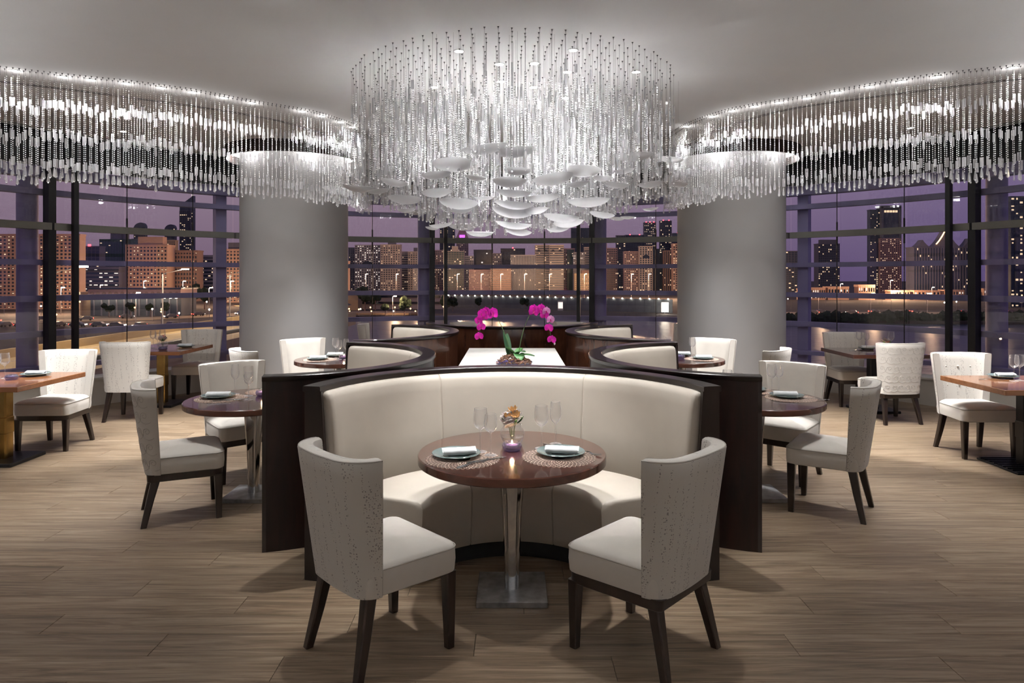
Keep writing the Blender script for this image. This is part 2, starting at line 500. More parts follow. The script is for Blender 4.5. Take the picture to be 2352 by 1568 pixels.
# back wall and side walls behind the viewer
for nm, c, s in (('wall_back', (0, BACK - 0.05, 1.75), (13.6, 0.1, 3.6)), ('wall_left', (-6.79, 0.68, 1.75), (0.1, 9.36, 3.6)), ('wall_right', (6.79, 0.68, 1.75), (0.1, 9.36, 3.6))):
    o = part(nm, MB().box(c, s), 'wall_paint', None); o['kind'] = 'structure'

# low sill wall under the glazing, dark band above it
A0, A1 = ang(90), ang(-90)
o = part('wall_sill', MB().arc([(6.52, 0.0), (6.76, 0.0), (6.76, 0.34), (6.52, 0.34)], A0, A1, 96, (CX, CY)), 'sill_paint', None, 40); o['kind'] = 'structure'
o = part('trim_1', MB().arc([(6.50, 0.34), (6.86, 0.34), (6.86, 0.365), (6.50, 0.365)], A0, A1, 96, (CX, CY)), 'sill_paint', None, 40); o['kind'] = 'structure'
o = part('wall_upper', MB().arc([(6.78, 3.10), (6.86, 3.10), (6.86, 4.0), (6.78, 4.0)], A0, A1, 96, (CX, CY)), 'black_void', None, 40); o['kind'] = 'structure'
o = part('ceiling_recess', MB().arc([(6.46, 3.78), (6.9, 3.78), (6.9, 3.84), (6.46, 3.84)], A0, A1, 96, (CX, CY)), 'black_void', None, 40); o['kind'] = 'structure'
o = part('trim_2', MB().arc([(6.47, ZC - 0.03), (6.51, ZC - 0.03), (6.51, 3.80), (6.47, 3.80)], A0, A1, 96, (CX, CY)), 'transom_grey', None, 40); o['kind'] = 'structure'

# glazing bays: panes, rails, transom, posts, tension rods
POSTS = [-85, -60.6, -39.7, -12.0, 12.0, 39.7, 60.6, 85]
RODS = {1: (-52.6, -44.9), 2: (-20.8,), 3: (-3.0, 4.9), 4: (21.4,), 5: (45.6, 53.4), 0: (-72.8,), 6: (72.8,)}
RAILS = [(0.51, 0.06), (0.955, 0.075), (1.41, 0.075), (1.875, 0.07), (2.78, 0.075)]
LEVELS = [0.365, 0.955, 1.41, 1.875, 2.33, 2.78, 3.10]
for b in range(7):
    d0, d1 = POSTS[b], POSTS[b + 1]
    w = link('window_%d' % (b + 1), None); w['kind'] = 'structure'
    n = max(4, int((d1 - d0) / 2.2))
    cuts = [d0] + sorted(RODS[b]) + [d1]
    for e0, e1 in zip(cuts, cuts[1:]):
        k = max(3, int((e1 - e0) / 2.2))
        for z0, z1 in ((0.365, 2.31), (2.35, 3.10)):
            part('pane', MB().arc([(6.805, z0), (6.812, z0), (6.812, z1), (6.805, z1)], ang(e1 - 0.06), ang(e0 + 0.06), k, (CX, CY)), 'pane_glass', w, 40)
    for z, h in RAILS:
        part('rail', MB().arc([(6.90, z - h / 2), (7.02, z - h / 2), (7.02, z + h / 2), (6.90, z + h / 2)], ang(d1), ang(d0), n, (CX, CY)), 'steel_violet_lit', w, 40)
    part('head_rail', MB().arc([(6.88, 2.96), (7.06, 2.96), (7.06, 3.10), (6.88, 3.10)], ang(d1), ang(d0), n, (CX, CY)), 'steel_violet_lit', w, 40)
    part('transom', MB().arc([(6.70, 2.285), (6.80, 2.285), (6.80, 2.375), (6.70, 2.375)], ang(d1 - 0.12), ang(d0 + 0.12), n, (CX, CY)), 'transom_grey', w, 40)
    for d in RODS[b]:
        x, y = on_circle(d, 6.74)
        r = part('tension_rod', MB().tube([(x, y, 0.365), (x, y, 2.285)], 0.006, 6), 'black_metal', w, 60)
        part('rod_upper', MB().tube([(x, y, 2.375), (x, y, 3.10)], 0.006, 6), 'black_metal', r, 60)
        for za, zb in ((2.15, 2.285), (2.375, 2.50)):
            part('sleeve', MB().tube([(x, y, za), (x, y, zb)], 0.013, 8), 'black_metal', r, 60)
for i, d in enumerate(POSTS):
    s = 1 if d > 0 else -1
    p = link('trim_%d' % (i + 3), None); p['kind'] = 'structure'
    a = ang(d)
    x, y = on_circle(d + s * 0.9, 7.10)
    if abs(abs(d) - 39.7) < 0.1:
        part('outer_column', MB().box((x, y, 1.7), (0.16, 0.16, 3.3), a), 'steel_violet_lit', p)
        continue
    part('outer_column', MB().tube([(x, y, -0.2), (x, y, 3.5)], 0.12, 20), 'steel_violet_lit', p, 60)
    x, y = on_circle(d, 6.79)
    part('frame_post', MB().box((x, y, 1.9), (0.14, 0.09, 3.3), a), 'black_metal', p)
    x, y = on_circle(d - s * 1.9, 6.62)
    part('inner_post', MB().box((x, y, 1.94), (0.07, 0.06, 3.2), a), 'black_metal', p)

# the two round columns with a lit, dark-rimmed collar under the ceiling
COLS = [(-3.17, 9.97), (3.19, 9.97)]
CR = 0.755
for i, (x, y) in enumerate(COLS):
    c = part('column_%d' % (i + 1), MB().lathe([(CR, -0.012), (CR, ZC)], 72, (x, y, 0), True, True), 'column_paint', None, 60)
    c['kind'] = 'structure'
    k = link('ceiling_collar_%d' % (i + 1), None, None, (x, y, 0)); k['kind'] = 'structure'
    part('rim', MB().lathe([(0.93, ZC - 0.165), (0.96, ZC - 0.165), (0.96, ZC), (0.93, ZC), (0.93, ZC - 0.165)], 72), 'booth_veneer', k, 40)
    part('underside', MB().lathe([(CR + 0.015, ZC - 0.015), (0.93, ZC - 0.015), (0.93, ZC - 0.001), (CR + 0.015, ZC - 0.001), (CR + 0.015, ZC - 0.015)], 72), 'ceiling_paint', k, 40)
    part('light_strip', MB().lathe([(0.895, ZC - 0.05), (0.925, ZC - 0.05), (0.925, ZC - 0.03), (0.895, ZC - 0.03), (0.895, ZC - 0.05)], 72), 'cove_led', k, 40)
    for t in range(6):
        a = 2 * PI * t / 6
        ld = bpy.data.lights.new('cove_light', 'POINT'); ld.energy = W_COVE / 6; ld.color = (1, 0.97, 0.95); ld.shadow_soft_size = 0.02
        link('cove_light', ld, k, (0.86 * math.cos(a), 0.86 * math.sin(a), ZC - 0.09))

# dark strips painting the shade of twin ceiling slots, following the crystal curtains
SLOTL = [(-5.9, 5.85), (-4.81, 6.41), (-3.95, 6.95), (-3.02, 7.69), (-2.55, 8.39), (-2.20, 9.55)]
SLOTR = [(5.9, 5.8), (4.74, 6.31), (3.96, 6.78), (3.10, 7.40), (2.74, 8.00), (2.52, 8.70), (2.42, 9.4)]
for j, pts in enumerate((SLOTL, SLOTR)):
    ln = spline(pts, 0.06)
    for k, offs in enumerate((-0.022, 0.022)):
        mb = MB(); ring = []
        for i, p in enumerate(ln):
            d = (ln[min(i + 1, len(ln) - 1)] - ln[max(i - 1, 0)]).normalized()
            nrm = Vector((-d.y, d.x))
            a, b_ = p + nrm * (offs - 0.007), p + nrm * (offs + 0.007)
            ring.append([(a.x, a.y, ZC - 0.003), (b_.x, b_.y, ZC - 0.003), (b_.x, b_.y, ZC + 0.002), (a.x, a.y, ZC + 0.002)])
        mb.loops(ring)
        o = part('ceiling_slot_shade_%d' % (j * 2 + k + 1), mb, 'black_metal', None); o['kind'] = 'structure'

# ------------------------------------------------------------------ dining chairs
def lerp(a, b, t): return a + (b - a) * t
BZ0, BZ1 = 0.345, 0.935
def back_path(v, t):
    """plan outline of the winged back at height share v, inset by t: list of (x, y, run)"""
    hw, yr, dep, rx = lerp(0.238, 0.288, v), lerp(-0.232, -0.318, v), lerp(0.095, 0.150, v), lerp(0.10, 0.165, v)
    hw_, yr_, dep_, rx_ = hw - t, yr + t, dep - t, rx - t * 0.6
    pts = []
    n = 9
    for k in range(n + 1):
        a = PI - k / n * PI / 2
        pts.append((-(hw_ - rx_) + rx_ * math.cos(a), yr_ + dep_ - dep_ * math.sin(a)))
    m = 6
    for k in range(1, m): pts.append((lerp(-(hw_ - rx_), hw_ - rx_, k / m), yr_ - 0.006 * math.sin(PI * k / m)))
    for k in range(n + 1):
        a = PI / 2 - k / n * PI / 2
        pts.append((hw_ - rx_ + rx_ * math.cos(a), yr_ + dep_ - dep_ * math.sin(a)))
    run, out = 0.0, []
    for i, p in enumerate(pts):
        if i: run += math.dist(p, pts[i - 1])
        out.append((p[0], p[1], run))
    mid = run / 2
    return [(x, y, r - mid) for x, y, r in out]
def back_mesh(mat):
    mb = MB(); T = 0.068; NV = 10
    rows = []                       # closed loops: outer up, over the top, inner down
    for k in range(NV + 1): rows.append((k / NV, 0.0, BZ0 + (BZ1 - 0.012 - BZ0) * k / NV))
    rows += [(1.0, 0.006, BZ1 - 0.004), (1.0, T * 0.5, BZ1), (1.0, T - 0.006, BZ1 - 0.004), (1.0, T, BZ1 - 0.014)]
    for k in range(NV - 1, -1, -1): rows.append((k / NV, T, BZ0 + (BZ1 - 0.012 - BZ0) * k / NV))
    pat = []
    m = None
    for v, t, z in rows:
        pth = back_path(v, t); m = len(pth)
        for x, y, r in pth:
            mb.v.append((x, y, z)); pat.append((r + (0.0 if t < T / 2 else 3.7), z, 0.0))
    R = len(rows)
    for i in range(R):
        j = (i + 1) % R
        for k in range(m - 1): mb.f.append((i * m + k, i * m + k + 1, j * m + k + 1, j * m + k))
    for k in (0, m - 1):            # wing ends, stitched pairwise between outer and inner rows
        a, b = list(range(0, NV + 1)), list(range(R - 1, R - 1 - (NV + 1), -1))
        for s in range(NV):
            mb.f.append((a[s] * m + k, a[s + 1] * m + k, b[s + 1] * m + k, b[s] * m + k))
        mb.f.append(tuple(i * m + k for i in (NV, NV + 1, NV + 2, NV + 3, NV + 4)))
    mb.p = pat
    return mb.mesh('backrest', mat, 50)
def seat_ring(z, ins, grow=0.0):
    pts = []
    xf, xr, yf, yr = 0.258 - ins, 0.236 - ins, 0.262 - ins, -0.205 + ins
    rf, rr = max(0.006, 0.055 - ins * 0.4), max(0.006, 0.03 - ins * 0.3)
    for cx, cy, r, a0 in ((xf - rf, yf - rf, rf, 0), (-xf + rf, yf - rf, rf, 90), (-xr + rr, yr + rr, rr, 180), (xr - rr, yr + rr, rr, 270)):
        for k in range(6):
            a = math.radians(a0 + 90 * k / 5)
            pts.append((cx + r * math.cos(a), cy + r * math.sin(a), z))
    return pts
def seat_mesh():
    mb = MB()
    mb.loops([seat_ring(0.345, 0.012), seat_ring(0.352, 0.002), seat_ring(0.40, -0.002), seat_ring(0.452, 0.0), seat_ring(0.468, 0.007), seat_ring(0.478, 0.022), seat_ring(0.490, 0.06), seat_ring(0.500, 0.13), seat_ring(0.503, 0.19)])
    return mb.mesh('seat', 'fabric_plain', 35)
def pipe_mesh():
    return MB().tube([(x, y, z) for x, y, z in seat_ring(0.459, 0.0)], 0.0032, 5, True).mesh('seat_piping', 'piping', 60)
def back_pipe_mesh():
    pth = back_path(1.0, 0.004)
    pts = [(x, y, BZ1 - 0.005) for x, y, r in pth]
    down = []
    for s, k in ((-1, 0), (1, -1)):
        d = []
        for i in range(1, 9):
            v = 1 - i / 8 * 0.99
            x, y, r = back_path(v, 0.003)[k]
            d.append((x, y, BZ0 + (BZ1 - BZ0) * v))
        down.append(d)
    return MB().tube(list(reversed(down[0])) + pts + down[1], 0.0034, 5).mesh('back_piping', 'piping', 60)
def leg_mesh(front, s, ztop):
    mb = MB()
    w0, w1 = 0.056, 0.037
    if front: p0, p1 = (s * 0.224, 0.222), (s * 0.226, 0.226)
    else: p0, p1 = (s * 0.180, -0.166), (s * 0.214, -0.240)
    rings = []
    for z, t in ((0.0, 1.0), (0.004, 0.995), (0.18, 0.45), (ztop, 0.0)):
        w = lerp(w0, w1, t) / 2; x, y = lerp(p0[0], p1[0], t), lerp(p0[1], p1[1], t)
        c = w * 0.25
        rings.append([(x - w + c, y - w, z), (x + w - c, y - w, z), (x + w, y - w + c, z), (x + w, y + w - c, z), (x + w - c, y + w, z), (x - w + c, y + w, z), (x - w, y + w - c, z), (x - w, y - w + c, z)])
    return mb.loops(rings).mesh('leg', 'leg_wood')
def apron_mesh():
    def ring(z, ins):
        return [(x * 1.0, (y if y > 0 else y * 1.13), z) for x, y, _ in seat_ring(z, ins)]
    return MB().loops([ring(0.298, 0.014), ring(0.302, 0.010), ring(0.347, 0.008)]).mesh('apron', 'leg_wood', 35)
def scroll_mesh():
    """embroidered scrollwork lying on the outer face of the back"""
    mb = MB()
    rows = 5
    def at(u, z):                    # u metres along the outer face
        v = min(max((z - BZ0) / (BZ1 - BZ0), 0), 1)
        pth = back_path(v, -0.0012)
        for a, b in zip(pth, pth[1:]):
            if a[2] <= u <= b[2]:
                t = (u - a[2]) / max(1e-6, b[2] - a[2]); return (lerp(a[0], b[0], t), lerp(a[1], b[1], t), z)
        e = pth[0] if u < 0 else pth[-1]; return (e[0], e[1], z)
    step = (BZ1 - BZ0 - 0.05) / rows
    for r in range(rows):
        for c in (-2, -1, 0, 1):
            u0, z0 = (c + 0.5) * 0.150, BZ0 + 0.035 + r * step
            for s in (-1, 1):
                pts = []
                for k in range(15):                       # spiral
                    a = math.radians(200 - k * 34); rad = 0.027 * (1 - k / 19)
                    pts.append((u0 + s * (0.036 - rad * math.cos(a) * -1), z0 + 0.052 + rad * math.sin(a)))
                stem_ = [(u0, z0 + 0.018), (u0 + s * 0.005, z0 + 0.032)]
                mb.tube([at(*p) for p in stem_ + pts], 0.0019, 4)
                wav = [(u0 + s * 0.075 * k / 8, z0 + 0.018 + 0.015 * math.sin(PI * k / 8 * 1.0) * (-1 if k else 1) - 0.010 * k / 8) for k in range(9)]
                mb.tube([at(*p) for p in wav], 0.0017, 4)
    return mb.mesh('scroll_embroidery', 'scroll_thread', 60)
BTN = MB().lathe([(0.0005, 0.008), (0.007, 0.006), (0.011, 0.0), (0.010, -0.006)], 12, cap1=True).mesh('button', 'button_fabric', 60)
CH = {'seat': seat_mesh(), 'seat_piping': pipe_mesh(), 'back_piping': back_pipe_mesh(), 'apron': apron_mesh(), 'scroll': scroll_mesh()}
for k_, m_ in (('dotted', 'fabric_dotted'), ('scrolled', 'fabric_scrolled'), ('plain', 'fabric_plain')): CH[k_] = back_mesh(m_)
for fr in (True, False):
    for s_ in (-1, 1):
        CH['leg', fr, s_, 0] = leg_mesh(fr, s_, 0.35)
        CH['leg', fr, s_, 1] = leg_mesh(fr, s_, 0.31)
def dining_chair(x, y, deg, label, cloth='dotted', apron=False, buttons=False, group=None):
    """deg: the way the sitter looks, counter-clockwise from +X"""
    t = thing('dining_chair', label, 'chair', (x, y, 0), math.radians(deg - 90), group)
    link('seat', CH['seat'], t); link('seat_piping', CH['seat_piping'], t)
    b = link('backrest', CH[cloth], t); link('back_piping', CH['back_piping'], b)
    if cloth == 'scrolled': link('scroll_embroidery', CH['scroll'], b)
    for fr in (True, False):
        for s in (-1, 1): link('leg', CH['leg', fr, s, 1 if apron else 0], t)
    if apron: link('apron', CH['apron'], t)
    if buttons:
        for z in (0.62, 0.80):
            v = (z - BZ0) / (BZ1 - BZ0)
            for u in (-0.12, 0.0, 0.12):
                o = link('button', BTN, b, (u, lerp(-0.232, -0.318, v) + 0.064, z)); o.rotation_euler = (-PI / 2 + 0.14, 0, 0)
    return t
G1 = 'dining chairs'
HW, WA = 'highway-side', 'water-side'
dining_chair(-0.605, 3.117, 43.5, 'pale speckled chair without wooden rail, at the front table beside the highway-side booth end', 'dotted', group=G1)
dining_chair(0.605, 3.117, 136.5, 'pale speckled chair with dark wooden rail under its seat at the front table', 'dotted', True, group=G1)
dining_chair(-2.36, 4.88, 28, 'scroll-embroidered chair with dark wooden rail turned to the highway-side round table', 'scrolled', True, group=G1)
dining_chair(-2.33, 5.86, -48, 'smooth cream chair behind the glasses of the highway-side round table', 'plain', True, group=G1)
dining_chair(2.32, 4.97, 146, 'speckled chair without rail, back towards us, at the water-side round table', 'dotted', group=G1)
dining_chair(2.31, 5.80, 228, 'smooth cream chair behind the two glasses of the water-side round table', 'plain', True, group=G1)
dining_chair(-2.62, 7.22, 40, 'small curled chair back showing before the highway-side column', 'dotted', group=G1)
dining_chair(-2.42, 8.15, -50, 'cream chair behind the far round table by the highway-side column', 'plain', group=G1)
dining_chair(2.60, 7.26, 140, 'small curled chair back showing before the water-side column', 'dotted', group=G1)
dining_chair(2.34, 8.18, 232, 'cream chair behind the far round table by the water-side column', 'plain', group=G1)
dining_chair(-4.53, 8.16, 93, 'speckled chair seen from behind at the cherry table with brass leg by the window', 'dotted', group=G1)
dining_chair(-4.42, 9.58, -86, 'button-tufted speckled chair beyond the cherry table overlooking the highway', 'dotted', buttons=True, group=G1)
dining_chair(-4.55, 6.82, -88, 'speckled chair with wooden rail behind the cherry table cut by the picture edge', 'dotted', True, group=G1)
dining_chair(4.44, 8.02, 95, 'scroll-embroidered chair seen straight from behind at the water-side window table', 'scrolled', True, group=G1)
dining_chair(4.50, 9.08, -91, 'cream chair with wooden rail behind the dark table at the water window', 'dotted', True, group=G1)
dining_chair(4.42, 6.54, -91, 'button-tufted cream chair without rail behind the cherry table at the water window', 'dotted', buttons=True, group=G1)
dining_chair(4.50, 5.42, 90, 'chair of which only a seat corner and wooden rail enter the picture', 'dotted', True, group=G1)
dining_chair(-2.16, 11.0, 5, 'cream chair seen edge-on before the far window on the restaurant-lit shore side', 'plain', group=G1)
dining_chair(2.46, 10.85, 178, 'cream chair seen edge-on before the far window beside the bright reflection', 'dotted', group=G1)
dining_chair(-0.70, 11.25, -70, 'chair back just topping the far booth near the first orchid spray', 'plain', group=G1)
dining_chair(0.90, 11.25, -110, 'chair back just topping the far booth near the second orchid spray', 'plain', group=G1)

# ------------------------------------------------------------------ curved booths
def polar(r, a): return (r * math.cos(a), r * math.sin(a))
BA0, BA1 = math.radians(14.5), math.radians(165.5)
def booth_parts():
    d = {}
    d['shell'] = MB().arc([(1.135, 0.0), (1.185, 0.0), (1.185, 1.05), (1.135, 1.05)], BA0, BA1, 60).mesh('shell', 'booth_veneer', 40)
    d['shell_lit'] = MB().arc([(1.135, 0.0), (1.185, 0.0), (1.185, 1.05), (1.135, 1.05)], BA0, BA1, 60).mesh('shell', 'veneer_lit', 40)
    d['cap'] = MB().arc([(1.090, 1.045), (1.195, 1.045), (1.198, 1.05), (1.198, 1.072), (1.193, 1.077), (1.095, 1.077), (1.090, 1.072)], BA0 - 0.02, BA1 + 0.02, 60).mesh('cap_rail', 'dark_wood', 40)
    d['ends'] = []
    for a in (BA0, BA1):
        s = 1 if a == BA0 else -1
        mb = MB(); a2 = a - s * 0.02
        mb.arc([(1.045, 0.0), (1.185, 0.0), (1.185, 1.05), (1.085, 1.05), (1.075, 0.90), (1.045, 0.46)], min(a, a2), max(a, a2), 1)
        d['ends'].append(mb.mesh('end_panel', 'dark_wood', 40))
    d['plinth'] = MB().arc([(0.60, 0.0), (1.13, 0.0), (1.13, 0.11), (0.60, 0.11)], math.radians(20), math.radians(160), 40).mesh('plinth', 'black_void', 40)
    cuts = [math.radians(v) for v in (15.2, 63.5, 116.5, 164.8)]
    prof = [(1.130, 0.44), (0.985, 0.44), (0.978, 0.46), (1.005, 0.70), (1.032, 0.95), (1.040, 1.005), (1.052, 1.030), (1.075, 1.043), (1.130, 1.043)]
    d['back'] = []
    def soft(prof, a0, a1, n, mid):
        """swept cushion whose last few degrees pull in a little, like padded ends"""
        mb = MB(); rings = []
        steps = [a0, a0 + 0.004, a0 + 0.012, a0 + 0.025] + [lerp(a0 + 0.025, a1 - 0.025, k / n) for k in range(1, n)] + [a1 - 0.025, a1 - 0.012, a1 - 0.004, a1]
        pull = {0: 0.022, 1: 0.010, 2: 0.004, len(steps) - 1: 0.022, len(steps) - 2: 0.010, len(steps) - 3: 0.004}
        for i, a in enumerate(steps):
            p = pull.get(i, 0.0); ring = []
            for r, z in prof:
                k = p / 0.15
                ring.append((*polar(r + (mid[0] - r) * k, a), z + (mid[1] - z) * k * 0.3))
            rings.append(ring)
        return mb.loops(rings)
    def joined(prof, a0, a1, n, mid, seam0, seam1):
        """like soft but stays full at seams, with only a fine crease there"""
        mb = MB(); rings = []
        steps = [a0, a0 + 0.003, a0 + 0.010, a0 + 0.03] + [lerp(a0 + 0.03, a1 - 0.03, k / n) for k in range(1, n)] + [a1 - 0.03, a1 - 0.010, a1 - 0.003, a1]
        L = len(steps)
        for i, a in enumerate(steps):
            p = 0.0
            if i < 3: p = ((0.006, 0.002, 0.0) if seam0 else (0.045, 0.022, 0.008))[i]
            if i > L - 4: p = ((0.006, 0.002, 0.0) if seam1 else (0.045, 0.022, 0.008))[L - 1 - i]
            k = p / 0.15
            rings.append([(*polar(r + (mid[0] - r) * k, a), z + (mid[1] - z) * k * 0.3) for r, z in prof])
        return mb.loops(rings)
    for i in range(3):
        d['back'].append(joined(prof, cuts[i], cuts[i + 1], 16, (1.13, 0.74), i > 0, i < 2).mesh('back_cushion', 'leather', 40))
    sprof = [(1.00, 0.11), (0.545, 0.11), (0.535, 0.13), (0.525, 0.30), (0.520, 0.415), (0.530, 0.443), (0.555, 0.460), (0.62, 0.468), (0.80, 0.470), (1.00, 0.462)]
    sc = [math.radians(v) for v in (19.5, 63.5, 116.5, 160.5)]
    d['seat'] = []
    for i in range(3):
        d['seat'].append(joined(sprof, sc[i], sc[i + 1], 16, (0.85, 0.25), i > 0, i < 2).mesh('seat_cushion', 'leather', 40))
    return d
BP = booth_parts()
def booth(x, y, deg, label):
    t = thing('curved_booth', label, 'booth', (x, y, 0), math.radians(deg), 'curved booths back to back')
    link('shell', BP['shell_lit' if y > 7 else 'shell'], t); link('cap_rail', BP['cap'], t)
    for m in BP['ends']: link('end_panel', m, t)
    link('plinth', BP['plinth'], t)
    for m in BP['back']: link('back_cushion', m, t)
    for m in BP['seat']: link('seat_cushion', m, t)
    return t
booth(0, 3.52, 0, 'large cream leather booth with dark rim embracing the front round table')
booth(-1.80, 5.32, -90, 'highway-side booth whose black side panel stands next to the front booth')
booth(1.80, 5.32, 90, 'water-side booth whose black side panel stands next to the front booth')
booth(-1.80, 7.705, -90, 'far booth with wooden back in lamp-lit colour on the highway side of the orchid')
booth(1.80, 7.705, 90, 'far booth with wooden back in lamp-lit colour on the water side of the orchid')
booth(0, 9.52, 180, 'farthest booth turned to the window, its wooden back behind the orchid')

# white-topped planter cabinet between the booths
t = thing('planter_cabinet', 'dark cabinet with white stone top carrying the orchid between the booths', 'cabinet', (0, 6.25, 0))
part('body', rbox(MB(), (0, 0, 0.43), (0.86, 2.5, 0.86), 0.005), 'dark_wood', t)
part('top', rbox(MB(), (0, 0, 0.88), (0.95, 2.6, 0.04), 0.004), 'stone_white', t)

# ------------------------------------------------------------------ tables
def round_table(x, y, label, R=0.5, rz=0.0):
    t = thing('round_table', label, 'table', (x, y, 0), rz, 'round pedestal tables')
    part('top', MB().lathe([(0.001, 0.704), (R - 0.006, 0.704), (R, 0.709), (R, 0.745), (R - 0.005, 0.75), (0.001, 0.75)], 72), 'walnut_top', t, 30)
    rings = []
    for z, hw, hd in ((0.03, 0.040, 0.040), (0.12, 0.041, 0.041), (0.40, 0.052, 0.048), (0.704, 0.074, 0.055)):
        rings.append([(hw * math.copysign(abs(math.cos(a)) ** 0.7, math.cos(a)), hd * math.copysign(abs(math.sin(a)) ** 0.7, math.sin(a)), z) for a in [2 * PI * k / 32 for k in range(32)]])
    part('pedestal', MB().loops(rings), 'chrome', t, 40)
    part('base_plate', rbox(MB(), (0, 0, 0.015), (0.365, 0.365, 0.03), 0.002), 'brushed_steel', t)
    return t
round_table(0, 3.65, 'round glossy walnut table with chrome pedestal in front of the cream booth')
round_table(-1.99, 5.26, 'round walnut table half hidden by the black panel on the highway side')
round_table(1.88, 5.27, 'round walnut table half hidden by the black panel on the water side')
round_table(-1.97, 7.80, 'small far round table with chrome stem before the highway-side column')
round_table(1.93, 7.85, 'small far round table with chrome stem before the water-side column')
round_table(0, 9.95, 'round table inside the farthest booth, mostly hidden', 0.45)

def square_table(x, y, w, d, label, top, leg, ribbed=False):
    t = thing('square_table', label, 'table', (x, y, 0), 0, 'square window tables')
    part('top', rbox(MB(), (0, 0, 0.727), (w, d, 0.045), 0.003), top, t)
    c = part('pedestal', rbox(MB(), (0, 0, 0.36), (0.11, 0.11, 0.69), 0.012), leg, t)
    part('collar', rbox(MB(), (0, 0, 0.33), (0.118, 0.118, 0.16), 0.010), leg, c)
    if ribbed:
        b = part('base_plate', rbox(MB(), (0, 0, 0.008), (0.52, 0.52, 0.016), 0.003), 'black_metal', t)
        for k in range(9): part('rib', MB().box((0, -0.23 + k * 0.0575, 0.021), (0.50, 0.022, 0.012)), 'black_metal', b)
    else:
        part('base_plate', rbox(MB(), (0, 0, 0.016), (0.46, 0.46, 0.032), 0.004), 'black_metal', t)
    return t
square_table(-4.62, 9.02, 0.92, 0.95, 'cherry table with brass leg at the window above the highway', 'cherry_top', 'brass')
square_table(-4.66, 6.26, 0.92, 0.93, 'cherry table with brass leg cut off by the picture edge', 'cherry_top', 'brass')
square_table(4.56, 8.63, 0.92, 0.87, 'dark brown square table by the water window before the scroll chair', 'walnut_top', 'black_metal')
square_table(4.56, 6.06, 0.98, 0.86, 'cherry table with black leg and ribbed floor plate at the water window', 'cherry_top', 'black_metal', True)
square_table(-1.42, 10.95, 0.9, 0.9, 'far cherry table holding glasses behind the highway-side far booth', 'cherry_top', 'black_metal')
square_table(1.46, 10.95, 0.9, 0.9, 'far cherry table holding glasses behind the water-side far booth', 'cherry_top', 'black_metal')

# ------------------------------------------------------------------ tableware (each piece a thing of its own)
TOP = 0.75
def goblet(h, r, bowl, foot, mouth):
    zb = h - bowl
    out = [(0.0008, 0.003), (foot, 0.0005), (foot, 0.002), (foot * 0.5, 0.005), (0.006, 0.010), (0.0042, 0.02), (0.0040, zb - 0.012), (0.007, zb - 0.003)]
    cup = []
    for k in range(11):
        t = k / 10
        rr = r * math.sqrt(max(0.0, 1 - (1 - t / 0.42) ** 2)) if t < 0.42 else lerp(r, mouth, ((t - 0.42) / 0.58) ** 1.5)
        cup.append((max(rr, 0.008), zb + bowl * t))
    inner = [(max(0.001, rr - 0.0012), z) for rr, z in reversed(cup[1:])]
    return out, cup, inner, zb
def goblet_meshes(h, r, bowl, foot, mouth):
    out, cup, inner, zb = goblet(h, r, bowl, foot, mouth)
    return (MB().lathe(out[:5], 24).mesh('foot', 'drink_glass', 60), MB().lathe(out[4:], 12).mesh('stem', 'drink_glass', 60),
            MB().lathe([out[-1]] + cup + [(mouth - 0.0014, h + 0.0004), (mouth - 0.0014, h - 0.0015)], 28).mesh('bowl', 'drink_glass', 60))
GOB = {'large': goblet_meshes(0.233, 0.039, 0.112, 0.036, 0.034), 'small': goblet_meshes(0.218, 0.035, 0.098, 0.034, 0.029), 'tall': goblet_meshes(0.238, 0.033, 0.120, 0.034, 0.026)}
def glass(x, y, kind, label, z=TOP):
    t = thing('wine_glass', label, 'glass', (x, y, z), 0, 'empty stemmed wine glasses')
    for n, m in zip(('foot', 'stem', 'bowl'), GOB[kind]): link(n, m, t)
PLATE = MB().lathe([(0.001, 0.004), (0.075, 0.003), (0.078, 0.0), (0.083, 0.0), (0.088, 0.005), (0.122, 0.015), (0.127, 0.019), (0.124, 0.021), (0.085, 0.011), (0.075, 0.008), (0.001, 0.008)], 48).mesh('plate', 'plate_teal', 40)
def plate(x, y, label, s=1.0, z=TOP + 0.003, group='teal glazed plates'):
    o = link('dinner_plate', PLATE, None, (x, y, z)); o.scale = (s, s, 1)
    return tag(o, label, 'plate', group)
def napkin_meshes():
    body = MB(); rings = []
    L, R = 0.165, 0.022
    for i in range(9):
        x = -L / 2 + L * i / 8
        k = 1 - 0.10 * abs(i - 4) / 4
        rings.append([(x, (R * 1.7 * k) * math.copysign(abs(math.cos(a)) ** 0.75, math.cos(a)), R * 0.8 + R * 0.80 * k * math.copysign(abs(math.sin(a)) ** 0.75, math.sin(a)) + 0.001 * math.sin(i * 2.1)) for a in [2 * PI * j / 18 for j in range(18)]])
    body.loops(rings)
    flap = MB()
    fr = []
    for i in range(9):
        x = -L / 2 - 0.006 + (L + 0.012) * i / 8
        fr.append([(x, 0.010 + 0.004 * math.sin(i), R * 1.66), (x, -0.030, R * 1.05), (x, -0.034, R * 0.42 + 0.002), (x, -0.030, R * 0.40), (x, -0.026, R * 0.98), (x, 0.010, R * 1.58)])
    flap.loops(fr)
    return body.mesh('roll', 'napkin', 50), flap.mesh('fold_flap', 'napkin', 50)
NAP = napkin_meshes()
def napkin(x, y, rz, label, z=TOP + 0.012):
    t = thing('napkin', label, 'napkin', (x, y, z), rz, 'rolled white napkins')
    link('roll', NAP[0], t); link('fold_flap', NAP[1], t)
